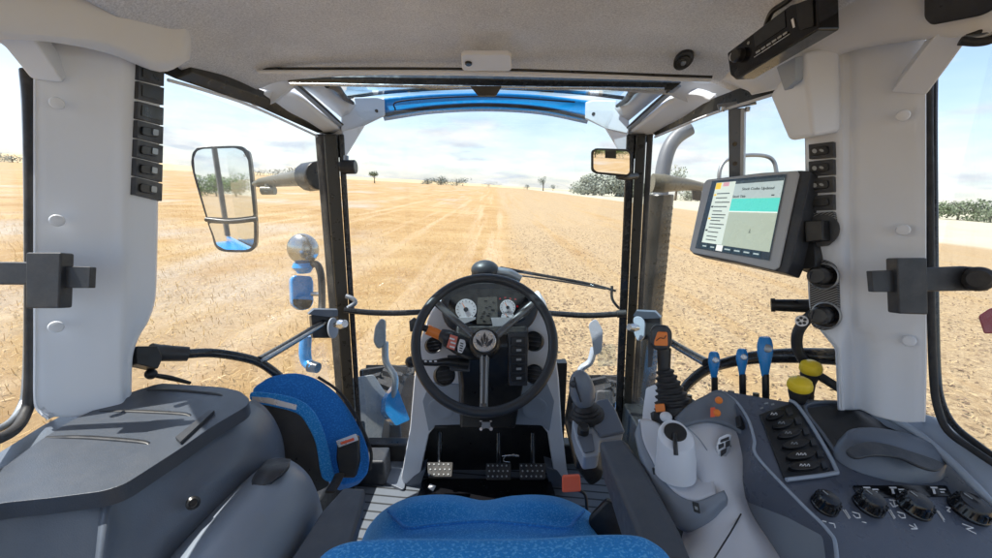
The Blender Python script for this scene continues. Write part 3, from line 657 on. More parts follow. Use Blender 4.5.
for i in range(7):
    y0 = YS[i] - .3 * 0; dx = -i * .55; dy1 = 7
    a = [(134 + dx, y0), (160 + dx * .6, y0 + 6.6), (159.4 + dx * .6, y0 + 24.2), (133.4 + dx, y0 + 17.6)]
    f = t.part('rocker_switch', MB().plate(a, plL, .016, .0095), M['charcoal'], bevel=.001)
    if i < 3:
        b = [(137.5 + dx, y0 + 3.5), (157.8 + dx * .6, y0 + 8.6), (157 + dx * .6, y0 + 20), (137 + dx, y0 + 14.5)]
        t.part('blank_plate', MB().plate(b, plL, .006, .011, .002), M['olive'], parent=f, bevel=.0008)
    else:
        cx_, cy_ = 146 + dx, y0 + 11.5
        t.part('rocker', MB().plate([(cx_ - 9, cy_ - 5.5), (cx_ + 8.5, cy_ - 2.5), (cx_ + 8, cy_ + 6), (cx_ - 9.3, cy_ + 3)], plL, .008, .0135, .007), M['black'], parent=f, bevel=.0015)
        t.part('rocker_tip', MB().plate([(cx_ + 1, cy_ - 3), (cx_ + 6.5, cy_ - 1.8), (cx_ + 6.2, cy_ + 4), (cx_ + .6, cy_ + 3)], plL, .003, .0155, .003), M['dullsteel'], parent=f)

rows = [[(-60, -40, .56), (40, -40, .62), (120, -40, .70), (178, -40, .79), (194, -40, .82), (200, -40, .9)],
        [(-60, 0, .56), (40, 0, .62), (120, 0, .70), (178, 0, .79), (192, 0, .82), (198, 0, .9)],
        [(-60, 28, .565), (40, 29, .63), (112, 38, .70), (160, 52, .78), (187, 46, .82), (193, 42, .9)],
        [(-60, 36, .58), (40, 38, .64), (108, 49, .71), (158, 67, .79), (186, 59, .83), (191, 54, .9)],
        [(-60, 38, .62), (40, 41, .68), (106, 53, .75), (160, 72, .82), (187, 61, .86), (190, 57, .92)],
        [(-60, 30, .70), (40, 34, .76), (106, 46, .83), (160, 64, .9), (184, 58, .93), (188, 52, .95)]]
t = Thing('roof_corner_trim', 'pale rounded roof trim spreading over the left pillar', 'trim', 'roof trims over the pillars')
t.part('shell', sheetof(rows, 5, 4), M['cream'], thick=.006)
t.part('gusset', MB().plate([(-25, 10), (-25, 30), (4, 46), (31, 79), (45, 81), (64, 83), (22, 22)], Plane(P(0, 45, .665), P(60, 82, .725), P(30, 30, .665)), .05, 0, .006), M['white'], bevel=.005)
t = Thing('window_gasket', 'black rubber gasket round the left rear side window', 'seal', 'rear window gaskets')
t.part('seal', MB().tube([P(26, 70, .735), P(29.5, 110, .735), P(31, 200, .735), P(31, 330, .735), P(30, 390, .73), P(26, 412, .72), P(12, 432, .67), P(-30, 450, .58)], .0085), M['rubber'])
t.part('frame_edge', MB().tube([P(23, 70, .76), P(26, 110, .76), P(28, 200, .76), P(28, 330, .76), P(26, 385, .75), P(22, 405, .74), P(8, 424, .69), P(-30, 440, .6)], .006), M['dullsteel'])

def latch(side, label):
    t = Thing('window_latch', label, 'latch', 'rear side window latches')
    if side < 0:
        pl = Plane(P(33, 253, .66), P(68, 253, .665), P(50, 308, .66))
        t.part('arm', MB().plate([(-60, 261), (35, 262), (35, 285), (-60, 284)], pl, .012, .0, .0), M['charcoal'], bevel=.003)
        t.part('block', MB().plate([(33, 253), (68, 253), (66, 308), (33, 308)], pl, .024, .012, .004), M['charcoal'], bevel=.004)
        t.part('tab', MB().plate([(64, 266), (92, 267), (91, 288), (64, 288)], pl, .012, .003, .002), M['charcoal'], bevel=.003)
    else:
        pl = Plane(P(892, 258, .70), P(922, 258, .695), P(905, 313, .70))
        t.part('arm', MB().plate([(920, 268), (966, 266), (992, 268), (992, 291), (966, 291), (920, 292)], pl, .012, -.003, 0), M['charcoal'], bevel=.003)
        t.part('block', MB().plate([(891, 258), (921, 258), (922, 314), (893, 313)], pl, .024, .012, .004), M['charcoal'], bevel=.004)
        t.part('tab', MB().plate([(870, 271), (895, 270), (895, 292), (872, 292)], pl, .012, .003, .002), M['charcoal'], bevel=.003)
        t.part('pivot', MB().lathe(P(978, 279, .68), P(979, 279, .6) - P(975, 279, .68), [(.02, -.02), (.021, 0), (.018, .006), (.019, .012), (.014, .018)]), M['rubber'])
latch(-1, 'charcoal window latch with square block across the left pillar')
latch(1, 'charcoal window latch with square block across the right pillar, round pivot at its end')
t = Thing('rear_lamp', 'red lamp lens outside at the right edge of the photo', 'lamp')
t.part('lens', MB().plate([(978, 316), (990, 308), (1010, 306), (1012, 332), (984, 334)], facing(990, 320, 1.05), .05, 0, .006), M['red'], bevel=.005)
t.part('stalk', MB().tube([P(1000, 332, 1.08), P(1010, 380, 1.1), P(1030, 430, 1.1)], .012), M['black'])

# --- right B pillar
t = Thing('cab_pillar', 'broad pale grey pillar cover on the right carrying four switches and three round knobs', 'pillar', 'broad pillar covers behind the doors')
def Rr(y): return float(np.interp(y, [0, 140, 250, 300, 315, 328, 338, 346, 352, 430], [805, 806, 808, 810, 813, 820, 828, 835, 837, 840]))
rows = []
for y in (10, 60, 130, 200, 260, 300, 315, 328, 338, 348, 360, 400, 410):
    e = Rr(y); k = (840 - e) / 33; r_ = 926 if y < 400 else 925; yr = y + (12 if y >= 400 else 0)
    rc = float(np.interp(y, [325, 350], [0, .02])); c = 846 + 3 * (1 - k); fe = lambda x: 1 / (1.190 + (x - 846) * (1.3333 - 1.190) / 76)
    rows.append([(e + 10, y, 1.05), (e, y, .87 + .05 * k), (e, y, .85 + .055 * k), (e + 3, y, .835 + .055 * k), (c - 7 + 2 * (1 - k), y, .842), (c + 4, y, fe(c + 4) + .003 + rc), (c + 12, y, fe(c + 12) + rc), (875, y + (yr - y) * .5, fe(875)), (900, yr, fe(900)), (r_ - 4, yr, fe(r_ - 4)), (r_, yr, .757), (r_ + 1, yr, .84)])
t.part('cover', sheetof(rows, 4, 4), M['white'], thick=.006)
for i, (x, y) in enumerate([(903, 115.5), (903, 230), (909, 341)]):
    a = P(x, y, .757); t.part('screw_cap', MB().lathe(a, CAM - a, [(.0105, -.006), (.0105, .002), (.009, .004), (.004, .0055)], 24), M['white'])
plR = Plane(P(807, 150, .893), P(838, 150, .84), P(808, 300, .893))
for i, y in enumerate([151.5, 168.5, 185.5, 203]):
    f = t.part('rocker_switch', MB().plate([(810.5, y - 6.5), (835, y - 9.5 + i * .3), (835.4, y + 6 + i * .3), (811, y + 8)], plR, .012, .008), M['charcoal'], bevel=.0012)
    t.part('rocker', MB().plate([(812.5, y - 3), (831, y - 5.5), (831.5, y + 3), (813, y + 5)], plR, .008, .0125, .007), M['black'], parent=f, bevel=.0015)
    if i < 3:
        for k in range(2): t.part('icon', MB().plate(ell(818 + k * 7, y + .3 - k * .6, 2.4, 2.2 - .9 * k, .3, 10), plR, .0006, .0135), M['greyink'], parent=f)
f = t.part('knob_panel', MB().plate([(811, 214), (835.5, 211.5), (838, 228), (835, 240), (828, 246), (813, 246)], plR, .012, .009, .004), M['hatch'], bevel=.001)
t.part('dial_ring', MB().lathe(plR.at(824, 231, .010), plR.n, [(.034, 0), (.034, .003), (.026, .004)], 32), M['charcoal'], parent=f)
t.part('knob', MB().plate([(815, 222), (833, 221), (834, 241), (816, 243)], plR, .03, .04, .004), M['black'], parent=f, bevel=.003)
f = t.part('rotary_panel', MB().plate([(811, 262), (826, 259), (837, 266), (839, 280), (840, 312), (838, 326), (826, 331), (813, 326)], plR, .012, .009, .012), M['hatch'], bevel=.001)
for (x, y) in [(825, 276.5), (827, 315)]:
    t.part('dial_ring', MB().lathe(plR.at(x + 2, y, .010), plR.n, [(.0285, 0), (.0285, .004), (.026, .005), (.026, .002)], 32), M['dullsteel'], parent=f)
    t.part('dial_face', MB().lathe(plR.at(x + 2, y, .009), plR.n, [(.0255, 0), (.0255, .004)], 32), M['gloss'], parent=f)
    c = plR.at(x + 1, y, .012)
    t.part('knob', MB().lathe(c, (plR.n + V((0, -.25, .1))).normalized(), [(.018, 0), (.018, .02), (.0175, .040), (.014, .046)], 28), M['black'], parent=f)
    t.part('pointer', MB().box(c + plR.n * .047 + V((0, 0, .003)), V((0, .002, 0)), V((0, 0, .009)), plR.n * .003), M['charcoal'], parent=f)
t.part('fan_symbol', MB().lathe(plR.at(812, 320, .038), (CAM - plR.at(812, 320, .03)), [(.012, 0), (.012, .004)], 20), M['ink'], parent=f)
for k in range(5):
    u = 2 * math.pi * k / 5; p = plR.at(812, 320, .038); nn_ = (CAM - p).normalized(); r1 = nn_.cross(V((0, 0, 1))).normalized(); r2 = nn_.cross(r1)
    t.part('fan_blade', MB().lathe(p + (r1 * math.cos(u) + r2 * math.sin(u)) * .0062 + nn_ * .0035, nn_, [(.0032, 0), (.0032, .0015)], 10), M['black'], parent=f)
t.part('duct_housing', MB().loft([[P(803, 50, .80), P(838, 46, .80), P(839, 132, .81), P(812, 137, .815)], [P(769, 96, .93), P(838, 46, .95), P(846, 132, .95), P(789, 141, .92)]]), M['white'], bevel=.01)

t = Thing('roof_corner_trim', 'warm grey roof trim on the right, between the radio and the right pillar', 'trim', 'roof trims over the pillars')
rows = [[(722, 80, 1.04), (740, 60, .98), (772, 30, .86), (810, -10, .76), (860, -40, .68), (1010, -40, .60)],
        [(735, 86, 1.02), (752, 72, .95), (785, 45, .84), (822, 22, .77), (870, 4, .70), (1005, 4, .60)],
        [(748, 91, .99), (768, 80, .94), (800, 60, .84), (835, 42, .78), (890, 28, .71), (1000, 22, .60)],
        [(752, 95, .99), (780, 88, .95), (812, 72, .88), (842, 54, .81), (900, 42, .73), (985, 36, .62)],
        [(756, 92, 1.04), (784, 84, 1.0), (816, 68, .95), (850, 48, .9), (905, 38, .8), (980, 26, .68)]]
t.part('shell', sheetof(rows, 5, 4), M['cream'], thick=.006)
t.part('gusset', MB().plate([(891, 92), (926, 95), (945, 70), (980, 22), (955, 14), (928, 44)], Plane(P(893, 92, .772), P(925, 94, .745), P(970, 26, .635)), .05, 0, .004), M['white'], bevel=.006)
t.part('vent_gap', MB().plate([(781, 66), (800, 56), (800, 80), (789, 90)], Plane(P(782, 64, .84), P(800, 56, .80), P(790, 92, .84)), .02, .012, .003), M['mid'], bevel=.003)
t = Thing('cable_box', 'black box with loose black cables at the top right corner of the roof', 'box')
t.part('case', MB().plate([(927, -20), (927, 17), (934, 24), (985, 14), (1030, -10), (1030, -30)], Plane(P(927, 24, .655), P(990, 14, .60), P(950, -10, .62)), .03, .012, .006), M['black'], bevel=.004)
for k in range(3):
    t.part('cable', MB().tube([P(966 - k * 3, 37 + k * 2, .63), P(980, 32 + k * 5, .62), P(995, 24 + k * 7, .61), P(1020, 8 + k * 8, .6)], .004 + .0012 * k), M['rubber' if k != 1 else 'dullsteel'])
t = Thing('window_gasket', 'black rubber gasket round the right rear side window, above the blue-grey sill', 'seal', 'rear window gaskets')
t.part('seal', MB().tube([P(929, 78, .765), P(929, 120, .77), P(930, 200, .77), P(931, 300, .77), P(933, 370, .77), P(937, 405, .76), P(948, 431, .74), P(975, 451, .70), P(1010, 474, .66)], .006), M['rubber'])
t.part('frame_edge', MB().tube([P(934, 74, .79), P(933.5, 120, .79), P(934, 200, .79), P(935, 300, .79), P(937, 370, .79), P(941, 400, .78), P(953, 424, .76), P(978, 445, .72), P(1010, 468, .68)], .006), M['paint'])

# --- floor and sills
def floor_mat():
    m, N, L = nt('ribbed_floor_mat'); out = N.new('ShaderNodeOutputMaterial'); b = N.new('ShaderNodeBsdfPrincipled'); L.new(b.outputs[0], out.inputs[0])
    tc = N.new('ShaderNodeTexCoord'); mp = N.new('ShaderNodeMapping'); mp.inputs['Rotation'].default_value = (0, 0, .12); L.new(tc.outputs['Object'], mp.inputs[0])
    w_ = N.new('ShaderNodeTexWave'); w_.bands_direction = 'Y'; w_.inputs['Scale'].default_value = 7.5; L.new(mp.outputs[0], w_.inputs['Vector'])
    r = N.new('ShaderNodeValToRGB'); e = r.color_ramp.elements; e[0].position = .04; e[0].color = (.015, .018, .022, 1); e[1].position = .14; e[1].color = (.12, .14, .17, 1); L.new(w_.outputs['Fac'], r.inputs[0])
    L.new(r.outputs[0], b.inputs['Base Color']); b.inputs['Roughness'].default_value = .55
    bp = N.new('ShaderNodeBump'); bp.inputs['Strength'].default_value = .6; bp.inputs['Distance'].default_value = .004; L.new(r.outputs[0], bp.inputs['Height']); L.new(bp.outputs[0], b.inputs['Normal']); return m
struct('cab_floor', MB().abox(-.66, .60, .2, 1.64, .04, .1), floor_mat(), bevel=.01)
t = Thing('floor_cover', 'flat blue-grey cover plate on the floor left of the pedal tower', 'cover')
t.part('plate', MB().plate([(370, 458), (410, 458), (404, 490), (372, 476)], Plane(oZ(370, 458, .112), oZ(410, 458, .112), oZ(390, 490, .112)), .02, 0, .02), M['slate'], bevel=.003)
t.part('bin', MB().abox(-.60, -.47, 1.46, 1.56, .1, .22), M['charcoal'], bevel=.01)
t = Thing('door_sill', 'black sill below the left door window beside the folded seat', 'sill', 'sills at the doors')
t.part('beam', MB().abox(-.70, -.60, .85, 1.64, .02, .30), M['black'], bevel=.01)
t = Thing('door_sill', 'black sill below the right side window behind the joystick', 'sill', 'sills at the doors')
t.part('beam', MB().abox(.56, .66, .85, 1.64, .02, .42), M['black'], bevel=.01)
t = Thing('windscreen_sill', 'low black crossbeam at the foot of the windscreen behind the pedals', 'sill', 'sills at the doors')
t.part('beam', MB().abox(-.60, .56, 1.60, 1.66, .04, .2), M['black'], bevel=.01)
# ================================================================== EXTERIOR OF THE TRACTOR
t = Thing('tractor_body', 'blue tractor body outside the cab: bonnet, rear mudguards and wheels', 'tractor')
t.part('bonnet', MB().loft([[V((x, y, z)) for x, z in ((-.34 * k, -.5), (-.36 * k, .18 * k2), (-.2 * k, .36 * k2), (.16 * k, .36 * k2), (.32 * k, .18 * k2), (.3 * k, -.5))] for y, k, k2 in ((1.75, 1, 1), (2.8, .92, .8), (3.9, .8, .3))]), M['blue'], bevel=.03)
def wheel(x, y, r, wd):
    z = gz(x, y) + r
    a = t.part('wheel', MB().lathe((x - wd / 2, y, z), (1, 0, 0), [(r * .55, 0), (r * .93, 0), (r, wd * .15), (r, wd * .85), (r * .93, wd), (r * .55, wd)], 48), M['tyre'])
    lug = MB()
    for k in range(22):
        for s in (-1, 1):
            an = 2 * math.pi * (k + (.5 if s > 0 else 0)) / 22; d = V((0, math.cos(an), math.sin(an))); e = V((0, -math.sin(an), math.cos(an)))
            lug.box(V((x + s * wd * .24, y, z)) + d * (r + .015), V((wd * .24, 0, 0)) + e * s * .05, e * .025, d * .03)
    t.part('tread', lug, M['tyre'], parent=a)
    t.part('rim', MB().lathe((x - wd * .3, y, z), (1, 0, 0), [(r * .1, 0), (r * .56, 0), (r * .56, wd * .6), (r * .1, wd * .6)], 32), M['pipe'], parent=a)
for sx in (-1, 1):
    wheel(sx * .98, 3.15, .56, .4)
    wheel(sx * 1.2, -.55, .86, .5)
    t.part('mudguard', MB().sheet([[V((sx * x, -.55 + math.sin(a) * 1.1, gz(0, 0) + 1.10 + math.cos(a) * 1.1)) for a in (-1.4, -.8, -.2, .3, .75)] for x in (.93, 1.2, 1.47)], 6), M['blue'], thick=.02)
    for zz0, zz1 in ((-.5, .03),):
        t.part('chassis_panel', MB().abox(sx * .62 if sx > 0 else -.9, .9 if sx > 0 else -.62, -.9, 1.4, zz0, zz1), M['charcoal'], bevel=.02)
t.part('cab_side', MB().abox(-.95, -.905, -.9, .70, .05, .80), M['blue'], bevel=.01)
t.part('cab_corner', MB().abox(-.95, -.905, -.98, -.90, .80, 1.76), M['charcoal'], bevel=.01)
t.part('cab_side', MB().abox(.905, .95, -.9, .40, .05, .62), M['blue'], bevel=.01)
t.part('rear_wall', MB().abox(-.9, .9, -.98, -.93, .0, .75), M['slate'], bevel=.01)

# ---- outside mirror, left
t = Thing('outside_mirror', 'large two-part outside mirror on a long arm beyond the left door window', 'mirror')
mc = P(224, 200, 1.95)
n = V((.355, -.93, .0)).normalized(); A0 = mc; u_ = n.cross(V((0, 0, 1))).normalized(); w_ = n.cross(u_)
plm = Plane(A0, A0 + u_, A0 + w_)
out_ = [(191, 157), (194, 150), (202, 146.5), (236, 145.5), (245, 149), (250.5, 159), (256, 215), (256.5, 243), (253, 250), (246, 252.5), (224, 252), (215, 247), (211, 235), (206, 220), (192, 172)]
t.part('housing', MB().plate(out_, plm, .055, -.004, .0, smooth=4), M['black'], bevel=.006)
t.part('upper_glass', MB().plate([(194, 158), (197, 151), (203, 149), (235, 148), (243, 151), (248, 160), (253.5, 216), (230, 219), (208, 218), (195, 172)], plm, .004, .002, .01), M['mirror'])
t.part('lower_glass', MB().plate([(209, 223), (230, 224), (254, 221.5), (254, 242), (251, 248), (245, 250), (225, 249.5), (217, 245), (213.5, 234)], plm, .004, .002, .01), M['mirror'])
t.part('divider', MB().tube([P(206, 219.5, 1.93), P(230, 221.7, 1.93), P(257, 219, 1.93)], .011), M['black'])
t.part('arm', MB().tube([P(254, 184, 1.95), P(262, 183, 1.93), P(275, 181, 1.9), P(300, 178, 1.8), P(314, 176, 1.74)], [.012, .03, .034, .045, .055], flat=.8), M['beige'])
t.part('arm_joint', MB().tube([P(308, 177, 1.76), P(320, 175.5, 1.68)], [.062, .06]), M['black'], bevel=.008)
t.part('arm_lug', MB().tube([P(268, 184, 1.9), P(268, 193, 1.9)], [.014, .02]), M['beige'])
t.part('arm_foot', MB().tube([P(262, 190.5, 1.9), P(275, 190.5, 1.9)], .02), M['beige'])

# ---- convex round lamp/mirror and the blue one under it
t = Thing('round_lamp', 'shiny silver ball lamp outside the left windscreen post', 'lamp')
t.part('bowl', MB().ball(P(303, 249, 1.85), .072, .05, .072), M['ball'])
t.part('collar', MB().lathe(P(303, 262, 1.86), (0, 0, -1), [(.04, 0), (.05, .02), (.03, .05)]), M['blue'])
t.part('bracket', MB().tube([P(306, 268, 1.86), P(316, 264, 1.86), P(321, 275, 1.85), P(322, 300, 1.84), P(321, 318, 1.8)], .016), M['black'])
t = Thing('side_marker', 'small rounded blue outside mirror housing below the silver ball lamp', 'mirror')
t.part('housing', MB().plate([(291, 279), (294, 275), (312, 276), (314, 282), (314, 303), (310, 309), (300, 311), (292, 305)], facing(303, 292, 1.86, 0, 15), .05, 0, .02), M['blue'], bevel=.01)
t.part('rim', MB().plate([(292.5, 299), (313, 300), (310, 308), (300, 310), (293.5, 305)], facing(303, 292, 1.86, 0, 15), .004, .002, .008), M['black'])
t.part('arm', MB().tube([P(312, 294, 1.86), P(322, 294, 1.84)], .01), M['dullsteel'])
t = Thing('hand_grip', 'blue bent grab handle outside the left door, under the latch', 'handle')
t.part('tube', MB().tube([P(306, 336, 1.7), P(305, 352, 1.7), P(307, 362, 1.7), P(313, 367, 1.68)], [.024, .025, .024, .02]), M['blue'])
t.part('end_cap', MB().tube([P(310, 366, 1.69), P(318, 368, 1.68)], [.026, .022]), M['black'])

# ---- cab mirror in the windscreen, right
t = Thing('cab_mirror', 'small black framed mirror hanging beside the right windscreen post', 'mirror')
A0 = P(611, 162, 1.42); n = V((-.22, -1, -.035)).normalized(); u_ = n.cross(V((0, 0, 1))); pl = Plane(A0, A0 + u_, A0 + n.cross(u_))
t.part('frame', MB().plate([(591, 151), (595, 148), (628, 149), (632, 153), (632, 173), (628, 177), (596, 174), (591, 171)], pl, .03, 0, .012), M['black'], bevel=.004)
t.part('glass', MB().plate([(593.5, 152), (597, 150), (627, 151.2), (629.5, 154), (629.5, 172), (627, 174.5), (597, 171.8), (593.5, 169)], pl, .003, .002, .01), M['mirror'])
t.part('sticker', MB().plate([(605, 150.5), (616, 150.8), (616, 158.5), (605, 158)], pl, .001, .0036), M['black'])
t.part('mount', MB().tube([P(618, 176, 1.44), P(626, 177, 1.46), P(636, 176, 1.52)], .012), M['black'])

# ---- right mirror arm, exhaust
t = Thing('mirror_arm', 'pale tapered arm of the right outside mirror, disappearing behind the monitor', 'arm')
t.part('arm', MB().tube([P(652, 183, 1.75), P(665, 183.5, 1.75), P(685, 184.5, 1.8), P(702, 187, 1.85)], [.045, .043, .03, .022], flat=.9), M['beige'])
t.part('head', MB().plate([(692, 189), (702, 189), (702, 201), (692, 200)], facing(697, 195, 1.85), .05, 0, .01), M['charcoal'], bevel=.008)
t = Thing('exhaust_stack', 'grey curved exhaust stack with perforated heat shield behind the right windscreen post', 'exhaust')
ep = oY(656, 250, 2.05)
t.part('pipe', MB().tube([V((ep.x, ep.y, 1.2)), P(662, 178, 2.04), P(665, 160, 2.04), P(670, 146, 2.04), P(678, 136, 2.04), P(690, 128, 2.03)], [.037] * 6), M['pipe'])
t.part('heat_shield', MB().lathe((ep.x, ep.y, -.3), (0, 0, 1), [(.060, 0), (.060, 1.60), (.056, 1.605), (.056, 0)], 32), M['olive'])
ho = MB()
for k in range(34):
    for a in (-.9, -.55, -.2):
        c = V((ep.x + .061 * math.cos(a - .55), ep.y + .061 * math.sin(a - .55), .15 + k * .033)); ho.lathe(c, (math.cos(a - .55), math.sin(a - .55), 0), [(.009, -.001), (.009, .0015)], 8)
t.part('shield_holes', ho, M['gloss'])
# blue intake cover at the pipe's foot
t.part('foot_cover', MB().abox(ep.x - .12, ep.x + .12, ep.y - .12, ep.y + .12, -.4, .12), M['blue'], bevel=.03)

# ---- work lamp brackets beyond the windscreen corners
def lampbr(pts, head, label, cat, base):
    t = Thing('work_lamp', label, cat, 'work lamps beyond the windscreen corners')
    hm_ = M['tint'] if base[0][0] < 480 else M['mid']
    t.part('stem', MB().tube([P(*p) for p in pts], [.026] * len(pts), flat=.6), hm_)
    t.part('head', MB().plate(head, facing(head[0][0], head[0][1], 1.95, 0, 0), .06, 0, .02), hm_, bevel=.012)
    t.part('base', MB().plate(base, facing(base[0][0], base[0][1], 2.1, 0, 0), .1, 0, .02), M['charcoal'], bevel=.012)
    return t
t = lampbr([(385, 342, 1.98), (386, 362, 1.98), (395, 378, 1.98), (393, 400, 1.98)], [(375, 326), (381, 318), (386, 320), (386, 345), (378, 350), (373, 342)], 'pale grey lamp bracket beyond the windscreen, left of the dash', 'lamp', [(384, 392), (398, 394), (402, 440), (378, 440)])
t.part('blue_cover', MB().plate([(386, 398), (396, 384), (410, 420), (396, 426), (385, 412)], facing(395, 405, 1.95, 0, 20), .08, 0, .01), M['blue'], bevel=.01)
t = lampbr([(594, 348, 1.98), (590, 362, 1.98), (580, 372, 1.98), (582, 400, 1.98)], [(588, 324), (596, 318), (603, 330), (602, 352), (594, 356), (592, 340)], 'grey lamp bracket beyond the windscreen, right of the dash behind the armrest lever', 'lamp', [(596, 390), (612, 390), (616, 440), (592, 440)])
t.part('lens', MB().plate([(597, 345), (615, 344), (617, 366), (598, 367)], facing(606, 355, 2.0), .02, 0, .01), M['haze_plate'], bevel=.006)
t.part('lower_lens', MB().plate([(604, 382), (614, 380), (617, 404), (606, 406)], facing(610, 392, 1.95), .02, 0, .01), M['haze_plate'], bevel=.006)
solo('door_reflection_sheet', 'large pale sheet imitating a pillar reflection in the lower left door window', 'panel', MB().plate([(351, 378), (374, 374), (388, 396), (380, 452), (364, 455), (354, 420)], facing(365, 410, 1.95, 0, 30), .02, 0, .02), M['tint'], bevel=.006)  # added sheet, shaped and coloured as the pillar's reflection in the door glass

# ---- wiper, grab bars
t = Thing('wiper', 'thin black wiper arm lying along the windscreen above the steering wheel', 'wiper')
t.part('arm', MB().tube([P(500, 268, 1.78), P(540, 275, 1.78), P(590, 284, 1.77), P(616, 291, 1.75)], [.008, .007, .006, .005]), M['black'])
t.part('link', MB().tube([P(500, 273, 1.78), P(560, 281, 1.77), P(606, 289, 1.75)], .004), M['rubber'])
t.part('hook', MB().tube([P(612, 286, 1.75), P(612, 298, 1.74), P(617, 306, 1.73), P(622, 310, 1.72)], .006), M['black'])
t = Thing('grab_bar', 'thin black bar crossing the windscreen at steering wheel height, left half', 'bar', 'bars across the windscreen')
t.part('bar', MB().tube([P(344, 310, 1.56), P(370, 312.5, 1.58), P(400, 313, 1.6), P(440, 311, 1.62), P(460, 310, 1.63)], .0115), M['paint'])
t.part('clip', MB().tube([P(346, 296, 1.57), P(353, 299, 1.57), P(355, 303, 1.57), P(348, 308, 1.57)], .009), M['dullsteel'])
t = Thing('grab_bar', 'thin black bar crossing the windscreen at steering wheel height, right half', 'bar', 'bars across the windscreen')
t.part('bar', MB().tube([P(520, 311, 1.63), P(560, 314, 1.61), P(590, 315.5, 1.59), P(626, 313.5, 1.56)], .0115), M['paint'])
t.part('end_cap', MB().tube([P(617, 314, 1.565), P(626, 313.5, 1.56)], .015), M['rubber'])

# ---- left door hand rail, latch on the post
t = Thing('door_handrail', 'curved black handrail across the left door window, with a straight strut to the post', 'handrail')
t.part('rail', MB().tube([P(185, 354, .95), P(210, 353, 1.0), P(235, 356, 1.04), P(258, 362, 1.08), P(275, 373, 1.1), P(288, 386, 1.12), P(296, 402, 1.14)], .0115), M['paint'])
t.part('strut', MB().tube([P(259, 361, 1.08), P(290, 343, 1.28), P(325, 322, 1.52)], .0125), M['paint'])
t.part('strut_rib', MB().tube([P(262, 360.5, 1.065), P(325, 323.5, 1.505)], .004), M['dullsteel'])
t.part('sleeve', MB().tube([P(150, 351, .90), P(162, 353, .92), P(188, 354, .955)], [.018, .019, .017]), M['charcoal'])
t.part('mount', MB().plate([(136, 346), (158, 346), (163, 358), (158, 369), (137, 364)], facing(148, 356, .87, 0, 20), .05, 0, .004), M['black'], bevel=.004)
t.part('stay', MB().tube([P(152, 375, .9), P(170, 378, .93), P(190, 383, .97)], [.005, .006, .004]), M['black'])
t.part('ball_end', MB().ball(P(151, 374, .9), .012), M['black'])
t = Thing('door_latch', 'black door latch with a silver knob clamped to the left windscreen post', 'latch', 'door latches on the windscreen posts')
t.part('body', MB().plate([(311, 315), (330, 314), (332, 338), (313, 338)], facing(322, 326, 1.50, 0, 10), .05, 0, .004), M['black'], bevel=.005)
t.part('top_plate', MB().plate([(308, 314.5), (314, 309.5), (338, 310), (338, 316), (330, 317)], facing(322, 313, 1.49, 20, 10), .02, .0, .002), M['slate'], bevel=.002)
t.part('disc', MB().plate(ell(333.5, 328, 5.2, 10.5, 0, 24), facing(333, 328, 1.48, 0, 25), .012), M['mid'], bevel=.002)
t.part('knob', MB().tube([P(336, 325, 1.46), P(341, 324, 1.44), P(345, 323.5, 1.43)], [.012, .018, .014]), M['steel'])
t = Thing('door_latch', 'black door latch with a silver knob clamped to the right windscreen post', 'latch', 'door latches on the windscreen posts')
t.part('body', MB().plate([(640, 316), (660, 314), (661, 338), (642, 340)], facing(650, 326, 1.50, 0, -10), .05, 0, .004), M['black'], bevel=.005)
t.part('top_plate', MB().plate([(633, 316), (636, 311), (655, 312), (661, 318), (643, 319)], facing(650, 313, 1.49, 20, -10), .02, .0, .002), M['slate'], bevel=.002)
t.part('disc', MB().plate([(633, 317), (640, 316), (645, 322), (644, 338), (638, 342), (634, 334)], facing(639, 328, 1.47, 0, -15), .014, 0, .012), M['mid'], bevel=.002)
t.part('knob', MB().tube([P(638, 328, 1.45), P(633, 327.5, 1.44), P(629, 327, 1.43)], [.01, .017, .012]), M['steel'])

# ---- right hand rails
t = Thing('side_handrail', 'thick black handrail sweeping behind the blue levers to the right pillar', 'handrail')
t.part('rail', MB().tube([P(682, 392, 1.10), P(690, 382, 1.11), P(706, 370, 1.12), P(730, 362, 1.12), P(760, 357, 1.09), P(800, 355.5, 1.03), P(842, 357, .98)], [.012, .013, .014, .015, .018, .020, .021]), M['paint'])
t.part('strut', MB().tube([P(664, 338, 1.5), P(684, 350, 1.3), P(707, 363, 1.12)], .013), M['paint'])
t.part('stay', MB().tube([P(812, 371, .98), P(826, 380, .95), P(842, 390, .93)], .010), M['charcoal'])
t = Thing('hose', 'black hose curving down from the lower pillar knob behind the levers', 'hose')
t.part('hose', MB().tube([P(816, 312, .90), P(806, 320, .91), P(798, 332, .93), P(797, 346, .96), P(802, 358, .98), P(812, 372, .98)], .0115), M['charcoal'])
t = Thing('bar_handle', 'short black bar handle sticking out of the right pillar below the monitor', 'handle')
t.part('grip', MB().tube([P(772, 305, .96), P(790, 305.5, .94), P(814, 306, .92)], [.014, .015, .016]), M['black'], bevel=.002)
t.part('end_ring', MB().tube([P(771, 305, .961), P(775, 305, .957)], .0165), M['rubber'])

